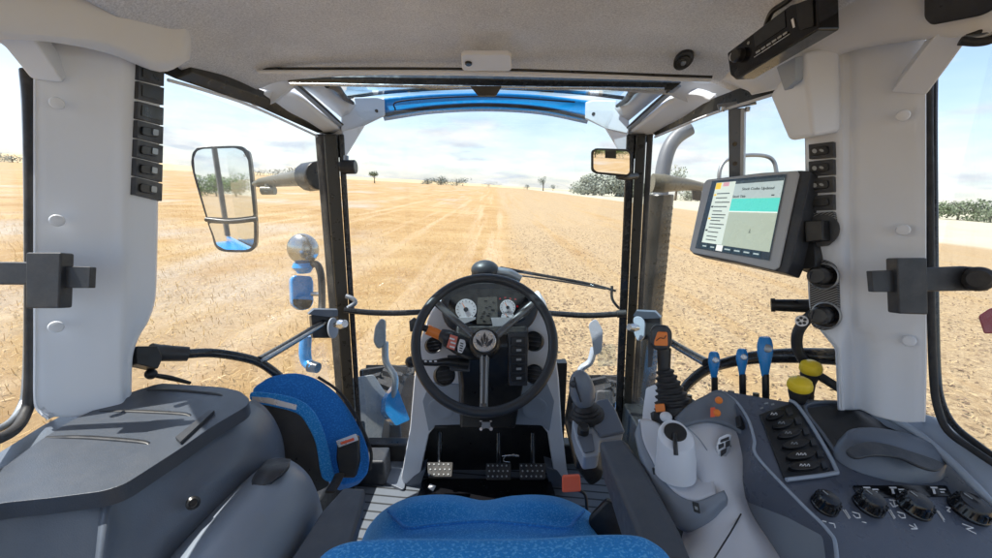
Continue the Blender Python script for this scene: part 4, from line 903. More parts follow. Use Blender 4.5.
# ================================================================== MONITOR, POST, RADIO
t = Thing('monitor_post', 'grey steel bar with two holes hanging from the roof rail behind the monitor', 'post')
pl = facing(736, 140, 1.12, 0, -10)
t.part('bar', MB().plate([(728, 108), (744, 108), (743, 195), (729, 195)], pl, .03), M['steelpaint'], bevel=.003)
t.part('side_web', MB().plate([(741, 108), (744.5, 108), (743.5, 195), (740, 195)], pl, .03, .004), M['bezel'], bevel=.001)
for y in (144, 163.5): t.part('hole', MB().lathe(pl.at(735, y, .0008), pl.n, [(.006, -.001), (.006, .0008)], 16), M['gloss'])
t.part('top_plate', MB().plate([(717, 104), (754, 98), (757, 103), (719, 110)], facing(736, 104, 1.10, -30), .01), M['dullsteel'], bevel=.002)
for x in (723, 748): t.part('bolt', MB().lathe(P(x, 107, 1.095), (0, 0, -1), [(.007, 0), (.007, .01), (.004, .012)], 10), M['steel'])
t = Thing('grab_rail', 'thin bent black tube outside the window, behind the monitor', 'rail')
t.part('tube', MB().tube([P(719, 186, 1.5), P(720, 170, 1.5), P(727, 160, 1.5), P(745, 155.5, 1.5), P(765, 156, 1.5), P(774, 162, 1.5), P(777, 176, 1.5)], .007), M['dullsteel'])

plM = Plane(P(705, 180, 1.13), P(688, 252, 1.12), P(808, 170, .87))
t = Thing('monitor', 'touchscreen monitor with grey bezel and a turquoise bar on its screen', 'monitor')
bez = [(706, 179), (760, 172), (800, 169.5), (810, 170.5), (808, 182), (790, 262), (785, 273), (776, 271), (735, 262), (692, 253.5), (688, 249), (703, 184)]
t.part('case', MB().plate(bez, plM, .045, -.004, .004), M['charcoal'], bevel=.008)
t.part('bezel', MB().plate([(706.5, 180), (760, 173), (797, 170.5), (799, 174), (779, 267), (774, 270), (735, 261), (692.5, 252.5), (689.5, 249), (703.5, 184)], plM, .006, .001, .003), M['bezel'], bevel=.003)
sc = [(713, 181.5), (787.5, 174.5), (770, 261), (696, 248.5)]
def S(u, v):  # screen coordinates 0..1, v down
    a = (sc[0][0] + (sc[1][0] - sc[0][0]) * u, sc[0][1] + (sc[1][1] - sc[0][1]) * u); b = (sc[3][0] + (sc[2][0] - sc[3][0]) * u, sc[3][1] + (sc[2][1] - sc[3][1]) * u)
    return (a[0] + (b[0] - a[0]) * v, a[1] + (b[1] - a[1]) * v)
def SC(name, u0, v0, u1, v1, m, h, parent=None, r=0):
    return t.part(name, MB().plate([S(u0, v0), S(u1, v0), S(u1, v1), S(u0, v1)], plM, .0004, .0035 + h, r), m, parent=parent)
def em(name, c, s=.22): return mat(name, c, .25, bump=0, var=.0, emit=(*c, s))
E = {'frame': em('screen_black', (.025, .035, .045)), 'bg': em('screen_grey_green', (.36, .42, .34)), 'side': em('screen_pale', (.56, .64, .58)), 'bar': em('screen_turquoise', (.10, .58, .50)),
     'head': em('screen_header', (.38, .46, .46)), 'dk': em('screen_dark', (.05, .07, .08)), 'tx': em('screen_text', (.05, .06, .06)), 'yl': em('screen_yellow', (.75, .5, .05)), 'wh': em('screen_white', (.75, .78, .74)), 'btn': em('screen_button', (.02, .04, .055)), 'rd': em('screen_pink', (.55, .3, .35))}
s0 = SC('screen', 0, 0, 1, 1, E['frame'], 0)
SC('side_list', .07, .035, .335, .90, E['side'], .0006, s0)
SC('work_area', .335, .045, .985, .905, E['bg'], .0006, s0)
SC('title_bar', .335, .035, .985, .075, E['dk'], .0012, s0)
SC('header', .335, .075, .985, .27, E['head'], .0012, s0)
SC('selected_row', .335, .275, .985, .44, E['bar'], .0012, s0)
SC('row_line', .335, .44, .985, .452, E['wh'], .0014, s0)
SC('yellow_logo', .075, .04, .145, .13, E['yl'], .0012, s0)
SC('pink_logo', .17, .04, .25, .095, E['rd'], .0012, s0)
random.seed(5)
yy = .19
for k in range(13):
    l = random.uniform(.12, .2); SC('list_line', .115, yy, .115 + l, yy + .013, E['tx'] if k % 3 else E['dk'], .0012, s0); yy += random.choice([.042, .05, .062])
for k in range(4): SC('list_icon', .08, .2 + k * .17, .108, .225 + k * .17, E['tx'] if k % 2 else E['yl'], .0012, s0)
for k, u in enumerate([.075, .18, .37, .50, .63, .76]):
    b_ = SC('soft_button', u + (.0 if k < 2 else 0), .915, u + (.09 if k < 2 else .115), .985, E['btn'], .0012, s0)
    SC('button_text', u + .02, .94, u + (.07 if k < 2 else .095), .957, E['head'], .0016, s0)
SC('home_button', .275, .905, .36, .985, E['wh'], .0012, s0)
SC('centre_mark', .665, .66, .672, .70, E['tx'], .0012, s0); SC('centre_mark', .655, .70, .682, .707, E['tx'], .0012, s0)
SC('chevron', .86, .235, .90, .25, E['tx'], .0018, s0)
U = plM.at(*S(1, .5)) - plM.at(*S(0, .5)); W = plM.at(*S(.5, 0)) - plM.at(*S(.5, 1))
t.text('screen_title', 'Stock Codes Updated', .0095, plM.at(*S(.655, .155), .0056), U, W, E['tx'], s0)
t.text('row_title', 'Stock Title', .0085, plM.at(*S(.34, .247), .0056), U, W, E['tx'], s0, align='LEFT')
t.part('arm', MB().tube([P(790, 243, .96), P(800, 243, .95), P(816, 244, .92)], .014), M['black'])
t.part('rear_mount', MB().plate([(780, 226), (800, 224), (802, 262), (784, 264)], plM, .03, -.045, .004), M['black'], bevel=.005)

t = Thing('radio', 'slim black radio tilted under the roof at the upper right', 'radio')
plr = Plane(P(728, 54, .84), P(803, 4, .665), P(734, 80, .83))
t.part('case', MB().plate([(727, 53), (790, 5), (817, -2), (818, 30), (736, 80), (730, 75)], plr, .04, 0, .004), M['gloss'], bevel=.003)
t.part('display', MB().plate([(754, 34), (785, 11), (786, 27), (756, 47)], plr, .001, .0015), M['screenblack'])
t.part('volume_knob', MB().lathe(plr.at(741, 55, 0), plr.n, [(.0135, 0), (.0135, .012), (.011, .015)], 28), M['black'])
t.part('aux_ring', MB().torus(plr.at(732.5, 56.5, .001), plr.n, .0065, .0018, 20, 6), M['silver'])
kk = MB()
for k in range(6): kk.plate([(757 + k * 5.4, 52 - k * 3.6), (761 + k * 5.4, 49.4 - k * 3.6), (761.3 + k * 5.4, 51.2 - k * 3.6), (757.3 + k * 5.4, 53.8 - k * 3.6)], plr, .001, .003)
t.part('preset_buttons', kk, M['greyink'])
t.part('trim_line', MB().tube([plr.at(755, 57, .001), plr.at(790, 34, .001)], .0008), M['silver'])
t.part('handset_icon', MB().plate([(792, 20), (794, 18), (796, 27), (794, 28)], plr, .001, .002), M['ink'])
t.part('side_key', MB().plate([(798, 4), (814, -2), (815, 26), (801, 30)], plr, .002, .004, .003), M['black'], bevel=.001)
t.part('button_dot', MB().lathe(plr.at(749, 43, .001), plr.n, [(.003, 0), (.003, .001)], 8), M['greyink'])
t.part('cable', MB().tube([P(766, 26, .77), P(772, 12, .74), P(786, 2, .71), P(800, -10, .68)], .005), M['black'])
# ================================================================== STEERING COLUMN, WHEEL, DASH
wc = P(484.5, 340.5, 1.25); wn = V((0, -math.cos(R(38)), math.sin(R(38))))
wu = V((1, 0, 0)); wv = wn.cross(wu).normalized()
if wv.z < 0: wv = -wv
t = Thing('steering_wheel', 'black three-spoke steering wheel with a silver leaf emblem on its hub', 'steering wheel')
t.part('rim', MB().torus(wc, wn, .2145, .0152, 96, 16), M['arm'] if False else mat('wheel_leatherette', (.028, .032, .038), .42, bump=.3, grain=500))
hub = wc - wn * .035
def wp(x, y, h=0): return wc + wu * x + wv * y + wn * h
t.part('spoke', MB().tube([wp(-.01, .0, -.03), wp(-.08, .06, -.02), wp(-.155, .125, -.005), wp(-.168, .137, 0)], [.014, .011, .012, .014], flat=.6, ref=wn), M['spoke'])
t.part('spoke', MB().tube([wp(.01, .0, -.03), wp(.08, .06, -.02), wp(.155, .125, -.005), wp(.168, .137, 0)], [.014, .011, .012, .014], flat=.6, ref=wn), M['spoke'])
sp = t.part('spoke', MB().tube([wp(0, -.02, -.03), wp(0, -.1, -.02), wp(0, -.19, -.005), wp(0, -.212, 0)], [.016, .013, .012, .014], flat=.6, ref=wn), M['spoke'])
for s in (-1, 1): t.part('spoke_edge', MB().tube([wp(s * .007, -.04, -.016), wp(s * .006, -.1, -.011), wp(s * .006, -.19, .004)], .0028), M['dullsteel'], parent=sp)
t.part('hub', MB().lathe(wc - wn * .07, wn, [(.045, 0), (.05, .03), (.047, .05), (.042, .06)], 40), M['black'])
e = t.part('emblem', MB().lathe(wc - wn * .012, wn, [(.034, 0), (.036, .008), (.034, .011), (.0335, .0095), (.001, .0105)], 40), M['silver'])
def leaf(pts): return MB().loft([[wp(x, y, .001) for x, y in pts], [wp(x, y, .003) for x, y in pts]])
for s in (-1, 1):
    t.part('leaf_blade', leaf([(s * .002, -.017), (s * .008, -.010), (s * .012, .002), (s * .009, .015), (s * .005, .004)]), M['charcoal'], parent=e)
    t.part('leaf_blade', leaf([(s * .005, -.021), (s * .017, -.015), (s * .025, -.004), (s * .027, .006), (s * .018, .000), (s * .011, -.008)]), M['charcoal'], parent=e)
t.part('leaf_blade', leaf([(-.003, .004), (0, -.012), (.003, .004), (.0045, .014), (0, .027), (-.0045, .014)]), M['charcoal'], parent=e)

# ---- column pod
t = Thing('steering_column', 'black steering column with the instrument cluster and a strip of five buttons', 'dashboard')
pc = Plane(P(450, 300, 1.42), P(535, 300, 1.42), P(485, 400, 1.44))
hs = [(441, 305), (446, 292), (460, 284), (485, 281), (512, 283), (530, 290), (538, 304), (534, 320), (522, 331), (500, 335), (470, 335), (448, 326)]
t.part('housing', MB().plate(hs, pc, .10, .02, 0, smooth=4), M['charcoal'], bevel=.01)
cl = t.part('cluster', MB().plate([(449, 306), (453, 296), (465, 290), (485, 288), (508, 289), (524, 295), (530, 306), (526, 317), (515, 322), (485, 324), (460, 321), (451, 316)], pc, .004, .0222, 0, smooth=4), M['gloss'])
def disc(name, x, y, r, m, h, par, rr=None):
    return t.part(name, MB().lathe(pc.at(x, y, h), pc.n, [(r, 0), (r, .002)], 36), m, parent=par)
for (x, y, r) in [(466.5, 308.5, .0365), (507.5, 306.5, .027), (507.5, 316.5, .023)]:
    g_ = disc('gauge', x, y, r, M['dial'], .0226, cl)
    tk = MB()
    for k in range(13):
        a = math.pi * (1.25 - 1.5 * k / 12); c = pc.at(x, y, .0248); d = V((1, 0, 0)) * math.cos(a) + V((0, 0, 1)) * math.sin(a); d = (d - pc.n * d.dot(pc.n)).normalized(); e2 = pc.n.cross(d)
        tk.box(c + d * r * .82, d * r * .08, e2 * .0007, pc.n * .0003)
    t.part('scale_marks', tk, M['tx'] if 'tx' in M else M['black'], parent=cl)
    d = V((-.5, 0, .85)); d = (d - pc.n * d.dot(pc.n)).normalized(); e2 = pc.n.cross(d)
    t.part('needle', MB().box(pc.at(x, y, .0262) + d * r * .3, d * r * .42, e2 * .001, pc.n * .0004), M['orange'], parent=cl)
    disc('needle_hub', x, y, r * .22, M['charcoal'], .025, cl)
t.part('display', MB().plate([(478, 297), (497, 296), (498, 323), (477, 323)], pc, .002, .0236, .003), M['lcd'], parent=cl)
seg = MB(); random.seed(3)
for k in range(16):
    x, y = random.uniform(480, 494), random.uniform(299, 320); seg.plate([(x, y), (x + random.uniform(1, 3.4), y), (x + 3, y + 1), (x, y + 1)], pc, .0005, .0242)
t.part('display_segments', seg, M['black'], parent=cl)
wl = MB()
for k in range(4): wl.lathe(pc.at(500 + 5 * k, 298 - (k % 2) + (0 if k < 3 else 1.5), .0235), pc.n, [(.0035, 0), (.0035, .001)], 10)
wl.lathe(pc.at(517, 305.5, .0235), pc.n, [(.004, 0), (.004, .001)], 10); wl.lathe(pc.at(518, 315, .0235), pc.n, [(.0035, 0), (.0035, .001)], 10)
t.part('warning_lamps', wl, M['red'], parent=cl)
t.part('film_strip', MB().plate([(451, 317), (476, 316), (476, 318), (466, 322), (463, 322)], pc, .0008, .0275), M['film'], parent=cl)
t.part('film_strip', MB().plate([(491, 316.5), (523, 316), (516, 321), (508, 324.5), (493, 325)], pc, .0008, .0275), M['film'], parent=cl)
t.part('column', MB().loft([[P(456, 325, 1.40), P(527, 325, 1.40), P(529, 325, 1.55), P(454, 325, 1.55)], [P(456, 345, 1.36), P(529, 345, 1.38), P(529, 345, 1.55), P(454, 345, 1.55)], [P(462, 385, 1.38), P(523, 386, 1.40), P(523, 386, 1.6), P(458, 386, 1.6)], [P(460, 428, 1.5), P(515, 428, 1.5), P(515, 428, 1.7), P(460, 428, 1.7)]]), M['black'], bevel=.01)
f = t.part('button_strip', MB().plate([(508, 333), (528, 332), (527.5, 386), (509, 386)], Plane(P(508, 333, 1.365), P(528, 333, 1.375), P(509, 386, 1.37)), .02, 0, .004), M['charcoal'], bevel=.002)
pb = Plane(P(508, 333, 1.365), P(528, 333, 1.375), P(509, 386, 1.37))
for k in range(5):
    y = 340.5 + k * 9.3
    b_ = t.part('button', MB().plate([(511, y - 3.6), (525.5, y - 3.6), (525, y + 3.6), (511, y + 3.6)], pb, .006, .006, .003), M['black'], parent=f, bevel=.0015)
    t.part('button_icon', MB().plate([(516, y - 1), (521, y - 1.2), (521, y + 1), (516, y + 1.2)], pb, .0005, .0065), M['greyink'], parent=f)
# hood dome
t = Thing('dash_hood', 'small dark dome with a side arm standing on top of the dash', 'cover')
t.part('dome', MB().ball(P(485, 270, 1.6), .056, .05, .040), M['charcoal'])
t.part('skirt', MB().plate([(473, 266), (497, 266), (500, 282), (470, 282)], facing(485, 275, 1.59), .05, 0, .01), M['charcoal'], bevel=.01)
t.part('arm', MB().tube([P(497, 272, 1.6), P(510, 274, 1.6), P(521, 279, 1.6)], [.022, .02, .014]), M['dullsteel'])

# ---- stalks and grips left of the column
t = Thing('shuttle_lever', 'shuttle lever with an orange sleeve, black tip and a red and a white label', 'lever')
t.part('tip', MB().plate([(409, 321), (414, 317), (419, 320), (416, 331), (410, 332)], facing(414, 325, 1.30), .025, 0, .004), M['black'], bevel=.003)
t.part('neck', MB().tube([P(416, 325, 1.30), P(430, 330, 1.31)], .011), M['black'])
t.part('sleeve', MB().tube([P(427, 329.5, 1.31), P(441, 335.5, 1.32)], [.0165, .0165]), M['orange'])
t.part('collar', MB().tube([P(440, 334, 1.32), P(446, 337, 1.32), P(450, 339.5, 1.33)], [.018, .026, .026]), M['charcoal'])
t.part('body', MB().tube([P(447, 338, 1.33), P(458, 344, 1.33), P(470, 350, 1.34), P(480, 354, 1.36)], [.029, .033, .033, .02]), M['black'])
pq = Plane(P(450, 340, 1.292), P(466, 347, 1.297), P(450, 352, 1.297))
lr = t.part('red_label', MB().plate([(450.5, 334), (458, 336.5), (454.5, 350), (446.5, 347)], pq, .001, .004), mat('red_label', (.75, .2, .14), .5, bump=0))
gl = MB()
for k in range(3): gl.plate([(450 + (k % 2), 337 + k * 4), (455 + (k % 2), 338.5 + k * 4), (454.5 + (k % 2), 340 + k * 4), (449.5 + (k % 2), 338.5 + k * 4)], pq, .0006, .0048)
t.part('label_marks', gl, M['ink'], parent=lr)
lw = t.part('white_label', MB().plate([(460, 338.5), (465, 340), (466, 345), (462, 353), (458, 352), (457.5, 347)], pq, .001, .004, .004), M['ink'])
gl = MB()
for k in range(4): gl.plate([(460.5 - k * .4, 342 + k * 2.4), (463.5 - k * .4, 343 + k * 2.4), (463.3 - k * .4, 344 + k * 2.4), (460.3 - k * .4, 343 + k * 2.4)], pq, .0006, .0048)
t.part('label_marks', gl, M['black'], parent=lw)
t = Thing('indicator_stalk', 'thin black indicator stalk with a knobbed end below the orange lever', 'lever')
t.part('stem', MB().tube([P(411, 362, 1.30), P(432, 363, 1.31), P(446, 362, 1.33), P(466, 364, 1.37)], [.009, .010, .014, .02]), M['black'])
t.part('knob', MB().ball(P(411, 362, 1.30), .019, .016, .019), M['black'])
t.part('housing', MB().plate([(447, 355), (470, 355), (470, 372), (450, 371)], facing(458, 362, 1.36), .05, 0, .006), M['charcoal'], bevel=.005)
mk = MB()
for k in range(3): mk.plate([(424 + k * 5, 360.5), (426.5 + k * 5, 360.2), (427 + k * 5, 362), (424.5 + k * 5, 362.3)], facing(430, 362, 1.297), .0006, .0)
t.part('stalk_marks', mk, M['ink'])

# ---- pale tower around the column
t = Thing('dash_tower', 'pale grey dash tower with round air vents standing over the pedals', 'dashboard')
pt = Plane(P(430, 330, 1.46), P(545, 330, 1.46), P(485, 480, 1.70))
t.part('cheek', MB().plate([(431, 312), (440, 300), (452, 306), (456, 330), (464, 380), (464, 424), (437, 425), (429, 434), (421, 470), (419, 484), (405, 489), (401, 478), (410, 428), (414, 380), (420, 340)], pt, .10, 0, .01), M['white'], bevel=.008)
t.part('cheek', MB().plate([(541, 300), (549, 312), (554, 340), (559, 380), (562, 428), (567, 470), (570, 484), (556, 486), (553, 468), (548, 434), (541, 425), (511, 424), (513, 380), (524, 330), (528, 306)], pt, .10, 0, .01), M['white'], bevel=.008)
for s, (a, cxx) in ((-1, ([(430, 382), (464, 384), (464, 423), (437, 424), (429, 430), (423, 400)], 441)), (1, ([(513, 384), (547, 382), (554, 400), (549, 430), (541, 424), (512, 423)], 534.5))):
    f = t.part('tray', MB().plate(a, pt, .012, .008, .006), M['mid'], bevel=.004)
    t.part('cup', MB().lathe(pt.at(cxx, 407, .006), pt.n, [(.05, 0), (.05, .006), (.046, .007), (.03, .003), (.01, .0025)], 36), M['mid'], parent=f)
    t.part('slot', MB().plate([(cxx - 6, 424), (cxx + 6, 424), (cxx + 6, 426.5), (cxx - 6, 426.5)], pt, .004, .011, .002), M['black'], parent=f)
def vent(x, y, r, d):
    p = P(x, y, d); n = (CAM - p).normalized(); n = (n + V((-.2 if x > 490 else .2, 0, .1))).normalized()
    o = t.part('air_vent', MB().lathe(p, n, [(r, -.03), (r, 0), (r * .93, .006), (r * .85, .004), (r * .8, -.004), (r * .1, -.006)], 36), M['black'])
    u = n.cross(V((0, 0, 1))).normalized(); w = n.cross(u); sl_ = MB()
    for k in (-1, 0, 1): sl_.box(p + w * k * r * .42, u * r * math.sqrt(max(.1, .72 - (k * .42) ** 2)), w * r * .05, n * .006)
    t.part('vent_slats', sl_, M['charcoal'], parent=o)
vent(445, 375, .037, 1.40); vent(533, 341, .036, 1.44); vent(534, 374, .035, 1.42); vent(434, 345, .03, 1.45)
t.part('foot', MB().plate([(402, 488), (414, 476), (426, 468), (422, 480), (418, 498), (408, 500)], pt, .06, .004, .006), M['slate'], bevel=.005)
t.part('foot', MB().plate([(545, 466), (557, 470), (567, 484), (572, 496), (560, 499), (549, 482)], pt, .06, .004, .006), M['slate'], bevel=.005)
t.part('cavity_back', MB().abox(-.33, .30, 1.56, 1.6, .08, .62), M['black'])
t.part('cavity_top', MB().plate([(424, 424), (552, 424), (556, 440), (420, 440)], pt, .04, -.09, .004), M['black'])
t.part('side_panel', MB().loft([[P(424, 350, 1.5), P(432, 350, 1.5), P(432, 350, 1.66), P(424, 350, 1.66)], [P(405, 486, 1.72), P(418, 486, 1.72), P(418, 480, 1.8), P(405, 480, 1.8)]]), M['rail'], bevel=.004)
t.part('side_panel', MB().loft([[P(545, 350, 1.5), P(553, 350, 1.5), P(553, 350, 1.66), P(545, 350, 1.66)], [P(556, 486, 1.72), P(567, 486, 1.72), P(567, 480, 1.8), P(556, 480, 1.8)]]), M['rail'], bevel=.004)
t.part('rod', MB().tube([P(418, 350, 1.52), P(415, 400, 1.6), P(413, 466, 1.72)], .004), M['black'])
t = Thing('column_joint', 'small silver universal joint hanging below the steering column', 'joint')
pj = facing(486, 424, 1.48)
t.part('yoke', MB().plate([(480, 418), (486, 421), (492, 418), (490, 424), (492, 430), (486, 428), (480, 430), (482, 424)], pj, .012, 0, .002), M['dullsteel'], bevel=.002)
for x, y in ((481, 420), (491, 420), (481, 429), (491, 429)): t.part('bolt', MB().lathe(pj.at(x, y, .001), pj.n, [(.007, 0), (.006, .005)], 10), M['steel'])

# ---- pedals
def pedal(px, label, tilt=0):
    t = Thing('pedal', label, 'pedal', 'foot pedals under the dash')
    x0, x1, y0, y1 = px
    A, B, C = P(x0, y0, 1.60), P(x1, y0, 1.60), P(x0, y1, 1.56)
    pp = Plane(A, B, C)
    t.part('pad', MB().plate([(x0, y0), (x1, y0), (x1 - tilt, y1), (x0 + tilt, y1)], pp, .014, 0, .006), M['rubber'], bevel=.003)
    st = MB()
    for i in range(5):
        for j in range(3):
            st.lathe(pp.at(x0 + (x1 - x0) * (i + .5 + .25 * (j % 2)) / 5.5, y0 + (y1 - y0) * (j + .5) / 3, 0), pp.n, [(.0035, 0), (.003, .003)], 8)
    t.part('studs', st, M['greyink'])
    t.part('stem', MB().tube([P((x0 + x1) / 2, y0 + 2, 1.62), P((x0 + x1) / 2, y0 - 12, 1.66), P((x0 + x1) / 2, y0 - 30, 1.68)], .01), M['paint'])
pedal((427, 453, 462, 477), 'left foot pedal with bright studs, apart from the other two', 1)
pedal((486, 511, 463, 479), 'middle foot pedal, right below the steering column')
pedal((519, 546, 463, 479), 'right foot pedal nearest the red knob', 1)
t = Thing('pedal_lock', 'small bright pedal lock bar above the middle pedal', 'latch')
t.part('bar', MB().tube([P(502, 456, 1.62), P(512, 455, 1.62), P(519, 456, 1.62)], .006), M['steel'])
t.part('tongue', MB().tube([P(504, 457, 1.62), P(504, 461, 1.62), P(510, 462, 1.61)], .003), M['steel'])
t = Thing('rubber_mat', 'glossy black rubber mat on the floor in front of the seat', 'mat')
t.part('mat', MB().plate([(424, 478), (550, 478), (562, 512), (410, 512)], Plane(oZ(424, 480, .125), oZ(550, 480, .125), oZ(485, 510, .125)), .02, 0, .02), M['gloss'], bevel=.005)
t.part('white_tag', MB().plate([(430, 484), (436, 486), (433, 491), (428, 488)], Plane(oZ(424, 480, .127), oZ(550, 480, .127), oZ(485, 510, .127)), .002, .001), M['ink'])

# ================================================================== SEATS
t = Thing('driver_seat', 'blue speckled driver seat at the bottom of the photo with charcoal armrests', 'seat')
X = [362, 369, 383, 405, 430, 456, 484, 512, 540, 564, 588, 600, 608]
c1 = [540, 526, 511, 499, 495, 495.5, 500.5, 496, 495, 499, 511, 526, 540]
g = []
g.append([V((oZ(x, 640, .60).x, .40, .60)) if False else P(x + (484 - x) * -.22, 590, .74) for x in X])
g.append([P(x + (484 - x) * -.10, 552 + (6 if i in (0, 12) else 0), .80) for i, x in enumerate(X)])
g.append([P(x + (484 - x) * -.03, [552, 546, 538, 531, 528, 525, 523, 525, 528, 531, 538, 546, 552][i], .885 + (.0 if 3 <= i <= 9 else -.012)) for i, x in enumerate(X)])
g.append([P(x, c1[i] + 9, .93) for i, x in enumerate(X)])
g.append([P(x, c1[i] + 2, .965) for i, x in enumerate(X)])
g.append([P(x, c1[i], 1.0) for i, x in enumerate(X)])
g.append([P(x, c1[i] + 6, 1.03) for i, x in enumerate(X)])
g.append([P(x, c1[i] + 26, 1.04) for i, x in enumerate(X)])
cu = t.part('cushion', MB().sheet(g, 5, 5), M['seat'], thick=.02)
t.part('piping', MB().tube([P(388, 511, .938), P(397, 520, .905), P(408, 528, .870), P(436, 525, .868), P(484, 521.5, .869), P(531, 525, .868), P(566, 528, .870), P(575, 520, .905), P(584, 511, .938)], .0035), M['seat2'], parent=cu)
bx = [312, 322, 345, 380, 430, 484, 540, 590, 632, 652, 668, 678]
by = [580, 556, 543.5, 539.5, 539, 539.5, 538.5, 535.5, 535.5, 542, 556, 580]
g = [[P(x, by[i] + 30, .52) for i, x in enumerate(bx)], [P(x, by[i] + 6, .50) for i, x in enumerate(bx)], [P(x, by[i] + 1, .485) for i, x in enumerate(bx)], [P(x, by[i], .465) for i, x in enumerate(bx)], [P(x + (484 - x) * -.01, by[i] + 5, .45) for i, x in enumerate(bx)], [P(x + (484 - x) * -.02, by[i] + 40, .43) for i, x in enumerate(bx)], [P(x + (484 - x) * -.02, by[i] + 160, .42) for i, x in enumerate(bx)]]
t.part('backrest', MB().sheet(g, 5, 5), M['seat'], thick=.02)
t.part('armrest', MB().loft([[P(344, 486, .745), P(366, 487, .735), P(366, 502, .74), P(340, 520, .76)], [P(322, 510, .70), P(362, 508, .685), P(358, 540, .70), P(320, 540, .72)], [P(292, 556, .62), P(348, 556, .61), P(340, 600, .63), P(290, 600, .64)], [P(262, 600, .57), P(332, 600, .555), P(320, 660, .58), P(262, 660, .6)]]), M['arm'], bevel=.008)
ar = t.part('armrest', MB().loft([[P(598, 440, .90), P(622, 437, .89), P(632, 452, .90), P(603, 478, .92)], [P(608, 462, .84), P(642, 462, .83), P(648, 490, .85), P(610, 500, .86)], [P(637, 530, .68), P(678, 527, .67), P(684, 560, .68), P(632, 575, .70)], [P(655, 600, .57), P(705, 590, .56), P(705, 640, .58), P(650, 650, .6)]]), M['arm'], bevel=.01)
t.part('base', MB().abox(-.24, .26, .35, .78, .1, .46), M['black'], bevel=.03)
t.part('side_shield', MB().plate([(588, 520), (607, 500), (628, 512), (640, 540), (650, 580), (600, 580)], facing(615, 530, .90, 30), .02, 0, .01), M['black'], bevel=.006)

t = Thing('multifunction_lever', 'grey joystick lever on the front end of the right armrest, with a small control panel', 'lever')
pp = Plane(P(575, 420, 1.02), P(605, 405, 1.06), P(590, 455, .93))
t.part('panel', MB().plate([(573, 414), (584, 404), (606, 400), (613, 412), (624, 434), (600, 440), (599, 455), (584, 457), (576, 440), (572, 424)], pp, .05, 0, .008), M['mid'], bevel=.006)
t.part('cover', MB().plate([(596, 402), (608, 400), (616, 412), (625, 434), (600, 439), (592, 425)], pp, .01, .008, .008), M['slate'], bevel=.005)
t.part('thumb_knob', MB().lathe(pp.at(583, 433, .0), pp.n, [(.014, 0), (.014, .022), (.011, .026)], 20), M['black'])
t.part('thumb_plate', MB().plate([(577, 437), (592, 434), (595, 452), (584, 454)], pp, .003, .004, .006), M['slate'], bevel=.001)
bc = pp.at(587, 414, 0); ax2 = (P(582, 386, 1.02) - bc).normalized()
t.part('boot', MB().lathe(bc, ax2, [(.045, -.01), (.043, .004), (.036, .008), (.037, .012), (.03, .016), (.031, .02), (.024, .025), (.018, .03), (.014, .05)], 32), M['rubber'])
rotm = ax2.to_track_quat('Z', 'Y').to_matrix()
gr = MB().ball(P(582, 390, 1.02), .026, .032, .055, rotm)
t.part('grip', gr, M['facet'])
t.part('grip_seam', MB().tube([P(574, 377, 1.0), P(577, 390, .992), P(581, 402, .996)], .0018), M['black'])
t.part('thumb_button', MB().ball(P(573, 384, 1.0), .009), M['charcoal'])
t.part('symbol', MB().plate([(574, 419), (581, 417), (582, 421), (575, 423)], pp, .0006, .001), M['greyink'])
solo('side_console', 'dark moulding behind the armrest joystick beside the dash', 'console', MB().loft([[P(568, 385, 1.35), P(580, 380, 1.35), P(590, 380, 1.4), P(574, 390, 1.4)], [P(562, 420, 1.2), P(576, 410, 1.2), P(600, 430, 1.3), P(580, 440, 1.3)], [P(574, 470, 1.1), P(590, 455, 1.1), P(605, 480, 1.2), P(590, 490, 1.2)]]), M['black'], bevel=.02)
t = Thing('red_knob', 'red-orange square knob on a thin black stalk right of the seat cushion', 'knob')
t.part('cap', MB().plate([(562, 476), (580, 475), (581, 491), (562, 492)], facing(571, 484, .98, 10), .03, .01, .006), M['redor'], bevel=.006)
t.part('stalk', MB().tube([P(578, 490, 1.0), P(585, 495, 1.0), P(587, 510, 1.0)], .004), M['black'])

# ---- folded instructor seat
t = Thing('folding_seat', 'folded blue instructor seat on the left with a black seat belt buckle', 'seat')
pi = Plane(P(300, 380, 1.16), P(365, 455, 1.02), P(330, 480, 1.06))
t.part('backrest', MB().plate([(254, 393), (262, 381), (275, 375), (296, 372.5), (316, 378), (335, 391), (350, 410), (362, 432), (369, 452), (369, 468), (362, 479), (335, 482), (322, 440), (300, 410)], Plane(P(258, 385, 1.04), P(330, 384, 1.12), P(360, 475, 1.02)), .07, 0, 0, smooth=3), M['seat2'], bevel=.018)
t.part('edge_piping', MB().tube([P(318, 377, 1.115), P(337, 390, 1.12), P(352, 409, 1.10), P(364, 432, 1.07), P(371, 452, 1.04), P(370, 470, 1.02)], .004), M['rubber'])
plf = Plane(P(252, 398, .96), P(318, 420, 1.0), P(330, 485, .97))
t.part('cushion', MB().plate([(251, 392), (270, 393), (292, 397), (309, 406), (320, 422), (327, 442), (332, 465), (335, 480), (322, 478), (316, 445), (307, 425), (296, 413), (270, 406), (252, 402)], plf, .05, 0, 0, smooth=3), M['seat'], bevel=.006)
t.part('pan', MB().plate([(252, 400), (290, 409), (304, 418), (312, 432), (320, 460), (330, 486), (300, 500), (262, 480), (252, 440)], plf, .04, -.004, .01), M['black'], bevel=.004)
t.part('trim_strip', MB().plate([(252, 396.5), (270, 398), (297, 405), (296, 410), (268, 403.5), (252, 401.5)], plf, .004, .003), M['silver'])
b_ = t.part('belt_holder', MB().plate([(337, 440), (358, 436), (359, 462), (355, 478), (340, 478), (336, 460)], Plane(P(337, 440, .99), P(358, 436, 1.0), P(345, 478, .97)), .03, 0, .006), M['black'], bevel=.005)
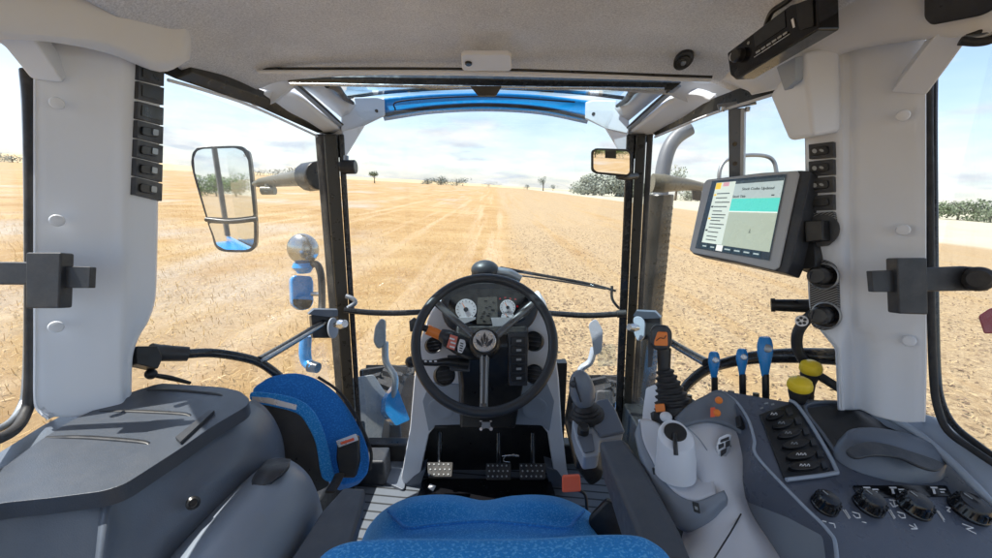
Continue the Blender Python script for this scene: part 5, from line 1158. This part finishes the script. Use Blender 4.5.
plb = Plane(P(337, 440, .985), P(358, 436, .995), P(345, 478, .965))
t.part('buckle', MB().plate([(336, 441), (356, 433.5), (359, 440), (339, 447.5)], plb, .008, .006, .003), M['silver'], parent=b_, bevel=.002)
t.part('release_button', MB().plate([(341, 442), (354, 437.5), (355, 440), (342, 444.5)], plb, .003, .0085, .001), M['redor'], parent=b_)
t.part('strap', MB().tube([P(340, 474, .97), P(335, 484, .93), P(330, 492, .9)], .012, flat=.3), M['rubber'])

# ================================================================== LEFT MUDGUARD CONSOLE
t = Thing('storage_console', 'broad slate blue console along the left window with a ribbed storage lid', 'console')
pk = Plane(oZ(60, 440, .935), oZ(220, 400, .935), oZ(60, 495, .935))
lid = [(-70, 520), (-70, 470), (0, 470), (40, 440), (72, 420), (134, 391), (160, 383), (222, 387), (240, 391), (250, 399), (247, 406), (213, 426), (178, 450), (150, 468), (125, 484), (104, 491), (50, 498), (0, 503)]
ld = t.part('lid', MB().plate(lid, pk, .026, 0, .014), M['lid'], bevel=.011, seg=5)
for a, b_, c in [((147, 390), (185, 391), (224, 396)), ((100, 411), (150, 412), (192, 416)), ((46, 437), (95, 438), (150, 444))]:
    t.part('lid_rib', MB().tube([pk.at(*a, -.001), pk.at((a[0] + b_[0]) / 2, (a[1] + b_[1]) / 2 - .3, .0), pk.at(*b_, .0), pk.at(c[0] - 8, c[1] - 2, .0), pk.at(c[0], c[1] + 1, -.002)], [.003, .0045, .005, .0045, .002], flat=.55), M['black'], parent=ld)
t.part('lid_latch', MB().plate([(176, 440), (209, 413), (215, 413), (181, 445)], pk, .01, .006, .001), M['charcoal'], parent=ld, bevel=.002)
t.part('rear_ledge', MB().plate([(-70, 455), (-10, 448), (40, 418), (66, 405), (134, 384), (170, 378), (160, 386), (72, 422), (0, 474), (-70, 500)], pk, .03, -.016, .004), M['slate'], bevel=.004)
rows = [[(254, 399, .885), (215, 420, .76), (180, 446, .68), (140, 476, .62), (112, 492, .585), (104, 545, .55), (95, 610, .53)],
        [(266, 408, .89), (240, 426, .78), (204, 455, .70), (168, 490, .64), (136, 520, .60), (120, 565, .565), (108, 620, .54)],
        [(277, 424, .90), (260, 442, .80), (232, 472, .72), (200, 508, .66), (168, 540, .62), (150, 580, .585), (138, 630, .56)],
        [(284, 446, .92), (276, 466, .85), (252, 498, .77), (222, 532, .71), (196, 566, .67), (180, 600, .63), (170, 640, .60)],
        [(286, 480, .98), (282, 500, .92), (266, 530, .85), (240, 560, .80), (220, 590, .75), (205, 620, .70), (200, 650, .66)]]
t.part('flank', sheetof(rows, 5, 5), M['slate'], thick=.01)
rows = [[(-80, 512, .50), (0, 501, .555), (55, 495, .585), (106, 488, .60), (130, 484, .62)], [(-80, 530, .49), (0, 522, .545), (55, 520, .57), (108, 524, .575), (130, 530, .59)], [(-80, 640, .49), (0, 640, .53), (55, 640, .54), (108, 640, .545), (135, 640, .56)]]
t.part('front_face', sheetof(rows, 4, 4), M['slate'], thick=.01)
a = P(193, 503, .635); t.part('screw', MB().lathe(a, CAM - a, [(.010, -.005), (.010, .003), (.006, .006), (.005, .003)], 16), M['black'])
rows = [[(256, 482, .84), (262, 466, .81), (272, 458.5, .80), (286, 458.5, .80), (300, 466, .81), (312, 480, .83), (318, 500, .86)],
        [(236, 492, .77), (248, 478, .745), (266, 468, .74), (286, 470, .74), (304, 480, .745), (317, 496, .77), (324, 520, .81)],
        [(206, 516, .70), (222, 504, .685), (246, 494, .67), (270, 496, .67), (292, 508, .68), (310, 528, .71), (318, 560, .76)],
        [(168, 556, .635), (190, 542, .62), (216, 532, .605), (244, 534, .605), (268, 548, .615), (288, 572, .64), (298, 610, .69)],
        [(120, 610, .585), (146, 596, .565), (176, 586, .55), (206, 588, .55), (236, 602, .56), (258, 630, .59), (268, 670, .64)]]
t = Thing('inner_mudguard', 'rounded grey-blue moulding between the left console and the seat armrest', 'console')
t.part('body', sheetof(rows, 5, 6), M['hull'], thick=.01)
t.part('hand_recess', sheetof([[(267, 459.5, .775), (280, 458, .773), (291, 459, .775)], [(259, 468, .722), (274, 467, .715), (289, 465.5, .726)], [(252, 479, .700), (265, 477, .695), (281, 474.5, .702)], [(252, 486, .690), (259, 487, .686), (270, 483, .690)]], 5), M['charcoal'], thick=.006)

# ================================================================== RIGHT CONSOLE
t = Thing('right_console', 'large dark blue-grey control console on the right with round knobs and rocker switches', 'console')
K = Plane(P(836, 552, .60), P(985, 505, .68), P(780, 400, .88))
top = [(718, 390), (736, 393), (788, 402), (800, 399), (836, 401), (870, 408), (912, 428), (950, 460), (992, 500), (1070, 600), (1070, 700), (836, 700), (836, 552), (827, 530), (798, 501), (764, 470), (755, 456), (752, 438), (745, 420), (733, 402)]
t.part('top_panel', MB().plate(top, K, .09, 0, .006), M['deck'], bevel=.004)
t.part('edge_highlight', MB().tube([K.at(720, 391, .001), K.at(736, 402, .001), K.at(748, 420, .001), K.at(754, 440, .001), K.at(757, 457, .001), K.at(798, 501, .001), K.at(827, 530, .001), K.at(836, 552, .001), K.at(838, 640, .001)], .0028, sub=8), M['mid'])
pf = Plane(P(757, 457, .787), P(836, 553, .612), P(736, 497, .785))
t.part('side_facet', MB().plate([(757, 456), (777, 479), (799, 502), (818, 520), (828, 531), (833, 541), (837, 553), (838, 660), (826, 660), (776, 558), (756, 531), (742, 512), (737, 505), (736, 496), (740, 486), (750, 468)], pf, .05, 0, .006), M['facet'], bevel=.006)
rows = [[(674, 418, .88), (688, 405, .885), (704, 396, .885), (719, 390, .88), (736, 402, .865), (748, 420, .85), (755, 440, .82), (757, 458, .79)],
        [(677, 421, .865), (692, 413, .87), (708, 408, .87), (722, 407, .865), (736, 415, .85), (744, 428, .835), (750, 444, .81), (750, 462, .785)],
        [(684, 424, .85), (698, 422, .855), (712, 422, .855), (728, 426, .845), (738, 432, .835), (746, 440, .82), (749, 450, .805), (745, 468, .785)]]
t.part('arch', sheetof(rows, 5, 4), M['facet'], thick=.01)
pa = Plane(P(692, 413, .862), P(722, 407, .857), P(728, 426, .837))
for (x, y) in [(718, 401), (716, 413.5)]:
    t.part('lamp_button', MB().lathe(pa.at(x, y, .004), pa.n, [(.0075, 0), (.0075, .004), (.005, .007)], 18), M['orange'])
t.part('orange_label', MB().plate([(709.5, 408.5), (714, 408), (714, 417.5), (709.5, 418)], pa, .0008, .008), M['redor'])
t.part('socket', MB().plate([(737, 416), (744, 418), (745, 430), (738, 427)], Plane(P(736, 415, .842), P(744, 428, .827), P(750, 444, .802)), .01, .006, .003), M['black'], bevel=.001)
# pale lower body
rows = [[(676, 426, .90), (682, 422, .89), (692, 419, .88), (714, 418, .875), (738, 427, .86), (754, 445, .83), (758, 462, .80)],
        [(684, 462, .85), (690, 455, .835), (700, 449, .825), (716, 446, .82), (732, 454, .81), (744, 470, .79), (752, 484, .785)],
        [(694, 496, .80), (698, 490, .785), (704, 484, .775), (714, 480, .77), (726, 482, .765), (738, 490, .762), (750, 502, .77)],
        [(682, 536, .76), (694, 528, .742), (706, 520, .735), (718, 514, .73), (731, 511, .727), (744, 514, .725), (758, 522, .735)],
        [(684, 560, .685), (700, 556, .68), (716, 552, .68), (732, 550, .68), (746, 550, .675), (762, 553, .67), (786, 560, .672)],
        [(690, 620, .62), (708, 620, .615), (726, 620, .61), (744, 620, .605), (762, 620, .60), (780, 622, .59), (808, 624, .575)]]
t.part('pale_body', sheetof(rows, 5, 5), M['white'], thick=.01)
t.part('body_seam', MB().tube([P(741, 514, .722), P(732, 530, .697), P(722, 546, .672), P(712, 562, .655)], .0013), M['charcoal'])
t.part('dome_seam', MB().tube([P(688, 428, .848), P(700, 440, .832), P(710, 456, .81), P(714, 470, .79), P(711, 490, .765)], .0012), M['mid'])
pe = Plane(P(715, 440, .823), P(733, 440, .825), P(724, 460, .806))
em_ = t.part('emblem_plate', MB().plate([(717, 438), (725, 434), (730, 434.5), (730, 447), (724, 458), (718, 460), (714.5, 447)], pe, .004, .006, .003), M['silver'], bevel=.001)
mk = MB()
for a in ([(719, 440), (727, 437), (727, 440), (719, 443)], [(717, 445), (722, 443), (722, 447), (717, 450)], [(724, 442), (728, 440.5), (728, 446), (724, 448)], [(719, 451), (725, 448), (724, 453), (719, 457)]): mk.plate(a, pe, .0006, .0075, .001)
t.part('emblem_marks', mk, M['charcoal'], parent=em_)
# pod rim round the lever gate
rows = [[(640, 420, .875), (643, 440, .85), (651, 458, .825), (662, 478, .795), (677, 494, .765), (695, 501, .745), (715, 494, .735), (724, 490, .74)],
        [(635, 432, .87), (639, 450, .845), (646, 466, .82), (658, 490, .79), (674, 509, .755), (693, 518, .735), (714, 508, .725), (728, 500, .73)],
        [(636, 440, .875), (640, 460, .85), (648, 478, .825), (660, 504, .795), (676, 524, .76), (693, 532, .74), (712, 522, .73), (724, 512, .745)],
        [(640, 450, .90), (644, 470, .875), (652, 490, .85), (664, 512, .82), (678, 528, .79), (693, 534, .77), (708, 526, .76), (718, 515, .77)]]
po = t.part('pod_rim', sheetof(rows, 5, 4), M['hull'], thick=.006)
rows = [[(640, 419, .876), (643, 439, .851), (651, 457, .826), (662, 477, .796), (677, 493, .766), (695, 500, .746), (715, 493, .736)],
        [(648, 419, .885), (651, 437, .862), (659, 453, .838), (670, 470, .81), (683, 483, .785), (698, 489, .765), (714, 484, .76)],
        [(660, 424, .89), (663, 436, .875), (670, 448, .856), (680, 460, .835), (690, 470, .815), (700, 476, .80), (712, 474, .79)]]
t.part('pod_deck', sheetof(rows, 5, 4), M['white'], thick=.006)
for (x, y, d) in [(656, 474, .808), (696, 508, .728)]:
    q = facing(x, y, d - .004, 20); s_ = t.part('pod_button', MB().plate([(x - 4, y - 6), (x + 3, y - 4), (x + 4.5, y + 6), (x - 2, y + 4)], q, .006, 0, .002), M['black'], bevel=.001)
    t.part('button_icon', MB().plate([(x - 1.5, y - 2), (x + 1.5, y - 1), (x + 2, y + 2), (x - 1, y + 1)], q, .0005, .0005), M['greyink'], parent=s_)
# lever gate cup
cb_ = P(675, 474, .80)
pg = t.part('gate_cup', MB().loft([[cb_ + V((.039 * math.cos(a), .037 * math.sin(a), 0)) for a in np.linspace(0, 2 * math.pi, 33)[:-1]], [cb_ + V((-.002 + .037 * math.cos(a), .033 * math.sin(a), .04)) for a in np.linspace(0, 2 * math.pi, 33)[:-1]], [cb_ + V((-.004 + .034 * math.cos(a), .006 + .030 * math.sin(a), .080 + .012 * math.sin(a))) for a in np.linspace(0, 2 * math.pi, 33)[:-1]], [cb_ + V((-.005 + .028 * math.cos(a), .008 + .024 * math.sin(a), .087 + .014 * math.sin(a))) for a in np.linspace(0, 2 * math.pi, 33)[:-1]]]), M['white'], bevel=.003)
tc_ = cb_ + V((-.005, .008, .0885))
t.part('gate_mouth', MB().loft([[tc_ + V((.022 * math.cos(a), .015 * math.sin(a), .010 * math.sin(a) + h)) for a in np.linspace(0, 2 * math.pi, 25)[:-1]] for h in (-.004, .0015)]), M['black'], parent=pg)
t.part('gate_slot', MB().tube([P(674.5, 434, .785), P(675.2, 443, .768), P(676, 455, .762)], .0042), M['black'], parent=pg)
# rocker bank in its recess
KB = Plane(P(760, 416, .862), P(791, 405, .868), P(832, 472, .76))
KB2 = Plane(K.at(760, 416, 0), K.at(791, 405, 0), K.at(832, 472, 0))
bank = t.part('switch_bank', MB().plate([(759, 415), (790, 404), (797, 408), (830, 470), (828, 474), (786, 481), (783, 478)], K, .004, .003, .004), M['black'], bevel=.0015)
t.part('bank_rim', MB().tube([K.at(785, 482, .006), K.at(829, 476, .006), K.at(834, 470, .006), K.at(815, 435, .006), K.at(797, 408, .006), K.at(788, 402, .006)], .0035, sub=4), M['mid'], parent=bank)
for i, (x, y) in enumerate([(773, 417.5), (780.5, 426.5), (787, 436.5), (793, 447), (798, 458), (801.5, 469)]):
    wx = 10 + i * 1.3; sl_ = -3.6 + .45 * i
    b_ = t.part('rocker', MB().plate(ell(x + 1, y, wx * .95, 4.1, math.atan2(sl_, wx), 28), K, .009, .0105), M['gloss'], parent=bank, bevel=.0035)
    mk = MB()
    for k in range(3 if i > 3 else 2):
        q = x - 4 + k * 3.6; mk.tube([K.at(q, y + .9, .0108), K.at(q + 1.2, y - 1.1, .0108), K.at(q + 2.4, y + .2, .0108), K.at(q + 2.2, y + 1.2, .0108)], .0006, n=6)
    t.part('rocker_icon', mk, M['ink'] if i in (0, 4, 5) else M['greyink'], parent=bank)
    t.part('rocker_ear', MB().plate([(x + wx + 1.5, y - 3.4 + sl_), (x + wx + 7, y - 4.6 + sl_), (x + wx + 9, y + 2.2 + sl_), (x + wx + 3.6, y + 3.4 + sl_)], K, .004, .007, .002), M['charcoal'], parent=bank, bevel=.001)
mk = MB()
for a in ([(764, 403), (768, 402.3), (768.4, 403.8), (764.4, 404.5)], [(771, 404), (774, 403.3), (774.4, 404.8), (771.4, 405.5)], [(760, 408), (763, 407), (763.5, 408.4), (760.5, 409.4)]): mk.plate(a, K, .0005, .0006)
t.part('console_marks', mk, M['greyink'])
# storage pocket
t.part('pocket', MB().plate([(806, 409), (832, 405.5), (862, 412), (906, 436), (884, 441), (860, 441), (842, 446), (834, 453), (826, 444)], K, .003, .002, .006), M['black'], bevel=.001)
t.part('pocket_rim', MB().tube([K.at(834, 453, .004), K.at(822, 436, .004), K.at(804, 408, .004), K.at(834, 403.5, .004), K.at(866, 411, .004), K.at(909, 435, .004)], .004, sub=4), M['slate'])
# palm rest
pr = t.part('palm_rest', MB().loft([[K.at(x, y, h) for x, y in ell(cx_, cy_, a_, b_, .22, 28)] for cx_, cy_, a_, b_, h in ((888, 464, 58, 17, 0), (887, 460, 55, 15.5, .018), (885, 455, 48, 12, .033), (884, 453, 38, 8, .040))]), M['slate'], bevel=.004)
KP = Plane(K.at(850, 450, .048), K.at(930, 462, .042), K.at(880, 470, .048))
t.part('palm_pad', MB().plate([(847, 449), (866, 441.5), (884, 443), (905, 449), (940, 461), (942, 468), (934, 470), (920, 466), (900, 457.5), (876, 455), (856, 457.5)], KP, .006, .0, 0, smooth=4), M['charcoal'], parent=pr, bevel=.003)
# knobs
for i, (x, y, r) in enumerate([(824, 506, .0185), (868, 506, .0205), (913, 508, .022), (968, 511, .025)]):
    c = K.at(x, y, 0); k_ = t.part('rotary_knob', MB().lathe(c, K.n, [(r * 1.05, 0), (r * 1.05, .004), (r * .98, .006), (r * .88, .018), (r * .74, .023), (r * .3, .024)], 32), M['gloss'])
    u = K.at(x + 8, y, 0) - c; u.normalize(); w = K.n.cross(u)
    rg = MB()
    for j in range(18):
        a = 2 * math.pi * j / 18; d = u * math.cos(a) + w * math.sin(a); rg.box(c + d * r * .93 + K.n * .012, d * .0012, K.n.cross(d) * .0012, K.n * .006)
    t.part('knob_ridges', rg, M['black'], parent=k_)
    t.part('knob_pointer', MB().box(c + K.n * .0245 + (-u * .3 + w * .8) * r * .5, (-u * .3 + w * .8) * r * .25, (u * .8 + w * .3) * .0009, K.n * .0006), M['greyink'], parent=k_)
t.part('icon_strip', MB().plate([(852, 486), (946, 486), (952, 497), (858, 498)], K, .003, .002, .004), M['gloss'], bevel=.001)
mk = MB()
def ic(*ps):
    for p in ps: mk.plate(list(p), K, .0005, .0034)
for x in (862, 888, 929):
    ic([(x, 488), (x + 7, 488), (x + 8, 489.5), (x + 1, 489.5)], [(x + 2, 490), (x + 4.5, 490), (x + 6, 495), (x + 3.5, 495)], [(x + 9, 490), (x + 15, 490), (x + 16, 491.3), (x + 10, 491.3)], [(x + 10, 492.6), (x + 14, 492.6), (x + 15, 494), (x + 11, 494)])
t.part('strip_icons', mk, M['ink'])
def sym(name, *strokes):
    mk = MB()
    for st in strokes:
        q = [K.at(x, y, .0006) for x, y in st]
        for a, b in zip(q[:-1], q[1:]): mk.tube([a, b], .0009, n=6)
    t.part(name, mk, M['ink'])
sym('blade_symbol', [(843, 510), (849, 519)], [(845, 510), (850, 518)]); sym('blade_symbol', [(888, 510), (894, 519)], [(890, 510), (895, 518)]); sym('blade_symbol', [(936, 510), (944, 522)], [(938, 511), (944, 520)])
sym('face_symbol', [(852, 512), (859, 514), (860, 518), (856, 518), (853, 515)]); sym('face_symbol', [(897, 512), (904, 514), (905, 518), (901, 518), (898, 515)])
sym('bar_symbol', [(862, 522), (866, 523)]); sym('arrow_symbol', [(909, 525), (917, 529), (911, 529)], [(914, 524), (917, 529)])
sym('fan_symbol', [(889, 500), (897, 501), (899, 505), (893, 507), (890, 503)], [(893, 500), (895, 507)])
sym('curve_symbol', [(946, 507), (950, 508), (947, 511), (950, 512)]); sym('bend_symbol', [(829, 523), (834, 524), (835, 528)]); sym('dash_symbol', [(822, 521), (826, 522)]); sym('dot_symbol', [(815, 517), (817, 518)])
sym('wave_symbol', [(962, 524), (973, 528), (966, 529), (976, 534)])

# window sill strip right of the console
t = Thing('window_sill', 'shiny blue-grey sill along the bottom of the right rear side window', 'sill')
t.part('ledge', MB().loft([[P(838, 398, .92), P(850, 392, .96), P(860, 398, .96), P(842, 408, .90)], [P(914, 430, .785), P(932, 416, .80), P(944, 420, .80), P(914, 440, .78)], [P(952, 458, .735), P(958, 434, .75), P(972, 442, .75), P(952, 470, .72)], [P(1000, 500, .675), P(1004, 466, .69), P(1020, 476, .69), P(1000, 520, .66)]]), M['mid'], bevel=.006)
t.part('gap', MB().tube([P(850, 398, .88), P(905, 424, .79), P(948, 458, .73), P(1000, 508, .668)], .004), M['black'])
t.part('front_ledge', MB().tube([P(838, 402, .88), P(870, 409, .84), P(912, 430, .775), P(950, 461, .72), P(1000, 512, .66)], .007), M['mid'])
t.part('hinge', MB().plate([(888, 414), (905, 414), (916, 424), (908, 430), (892, 424)], K, .012, .014, .004), M['slate'], bevel=.003)

# ---- loader joystick
t = Thing('joystick', 'black joystick with an orange button and a ribbed rubber boot', 'joystick')
jb, jt = P(673, 408, .93), P(664, 366, .95); ax3 = (jt - jb).normalized(); Ld = (jt - jb).length
prof = [(.048, -.012)]
for k in range(7):
    r0 = .045 - k * .0042; h0 = Ld * k / 7.2; prof += [(r0, h0), (r0 + .001, h0 + Ld * .05), (r0 - .006, h0 + Ld * .085), (r0 - .0065, h0 + Ld * .12)]
prof += [(.012, Ld * 1.0), (.011, Ld * 1.02)]
t.part('boot', MB().lathe(jb, ax3, prof, 32), M['rubber'])
t.part('shaft', MB().tube([P(664, 372, .95), P(664, 348, .95)], [.014, .016]), M['black'])
t.part('grip', MB().loft([[P(x, y, d) for x, y in [(650, 329), (655, 324.5), (667, 325), (672, 331), (672, 344), (668, 350), (655, 350), (650, 344)]] for d in (.93, .965)]), M['charcoal'], bevel=.007)
t.part('orange_button', MB().plate([(653.5, 331.5), (667.5, 332), (668, 346), (654, 345.5)], facing(661, 339, .926), .006, .001, .004), M['orange'], bevel=.002)
t.part('button_symbol', MB().tube([P(656, 341, .919), P(660, 338, .919), P(664, 338.5, .919), P(666, 335.5, .919)], .0009), M['black'])
t.part('side_wing', MB().plate([(648, 336), (653, 330), (654, 346), (652, 366), (648, 368)], facing(651, 348, .96), .02, 0, .003), M['charcoal'], bevel=.003)
t.part('cone_base', MB().lathe(jb - V((0, 0, .03)), (0, 0, 1), [(.056, 0), (.054, .02), (.047, .026)], 32), M['charcoal'])
t = Thing('gate_support', 'pale box beside the joystick boot with a small orange catch', 'support')
t.part('box', MB().plate([(646, 388), (656, 384), (660, 400), (656, 425), (648, 444), (641, 436), (643, 410)], facing(650, 410, .93, 0, -15), .05, 0, .006), M['white'], bevel=.006)
t.part('catch', MB().plate([(654.5, 405), (664.5, 404), (665.5, 411.5), (656, 412.5)], facing(660, 408, .895, 10), .012, 0, .003), M['orange'], bevel=.002)
t.part('catch_base', MB().ball(P(666, 417, .885), .013, .013, .011), M['white'])
t.part('slot', MB().plate([(654, 412), (657.5, 411), (656, 423), (653, 424)], facing(655, 418, .90), .004, .0, .001), M['black'])

def spool(px, ytop, yb, ybase, wd, d, label):
    t = Thing('spool_lever', label, 'lever', 'blue spool valve levers')
    c = P(px, ytop, d); k = d / F
    rows_ = []
    hh = yb - ytop
    rings = []
    for f_, ww in ((0, .32), (.06, .42), (.2, .5), (.4, .5), (.7, .36), (1, .22)):
        cc = P(px + 0 * f_, ytop + hh * f_, d); u = V((1, 0, 0)) * wd * k * ww; v = V((0, 1, 0)) * wd * k * .5 * ww
        rings.append([cc + u * math.cos(a) + v * math.sin(a) for a in np.linspace(0, 2 * math.pi, 17)[:-1]])
    t.part('handle', MB().loft(rings), M['lever'], bevel=.002)
    p = P(px, ytop + hh * .25, d) + V((0, -wd * k * .26, 0))
    t.part('cap', MB().lathe(p, (CAM - p), [(wd * k * .26, -.004), (wd * k * .26, .002), (wd * k * .18, .0035)], 18), M['silver' if wd < 13 else 'dullsteel'])
    t.part('stem', MB().tube([P(px + .5, yb - 2, d), P(px + 1, ybase + 6, d)], .0075), M['black'])
spool(714, 352, 379, 402, 11.5, 1.0, 'leftmost and smallest of the three blue spool levers')
spool(742, 349, 376, 398, 11.5, .98, 'middle one of the three blue spool levers')
spool(765, 337, 376, 400, 15.5, .95, 'rightmost and largest of the three blue spool levers')
for (x, y, lab) in [(689, 400, 'small brass capped bolt left of the blue levers'), (731, 396, 'small capped bolt between the left and middle blue levers'), (756, 398, 'small capped bolt between the middle and right blue levers')]:
    t = Thing('valve_pin', lab, 'pin', 'small pins beside the blue levers')
    t.part('pin', MB().tube([P(x, y + 5, .97), P(x, y - 5, .97)], .007), M['beige'])
    t.part('nut', MB().lathe(P(x, y + 3, .97), (0, 0, 1), [(.013, 0), (.013, .008)], 6), M['charcoal'])
def mush(px, py, r, d, yb, label):
    t = Thing('mushroom_knob', label, 'knob', 'yellow topped round knobs')
    c = P(px, py, d); ax = V((-.12, -.1, 1)).normalized()
    t.part('cap', MB().lathe(c, ax, [(r * .9, -.012), (r, -.008), (r, .0), (r * .88, .008), (r * .55, .013), (.001, .015)], 32), M['yellow'])
    bo = P(px + 1, yb, d)
    t.part('body', MB().lathe(c - ax * .012, -ax, [(r * .86, 0), (r * .84, .01), (r * .62, .03), (r * .6, .06), (r * .66, .064), (r * .66, .085)], 28), M['rubber'])
mush(811, 367, .0225, .93, 396, 'farther of the two yellow topped black knobs, partly behind the other')
mush(800, 384, .0235, .87, 407, 'nearer of the two yellow topped black knobs beside the storage pocket')

for t_ in THINGS: t_.finish()
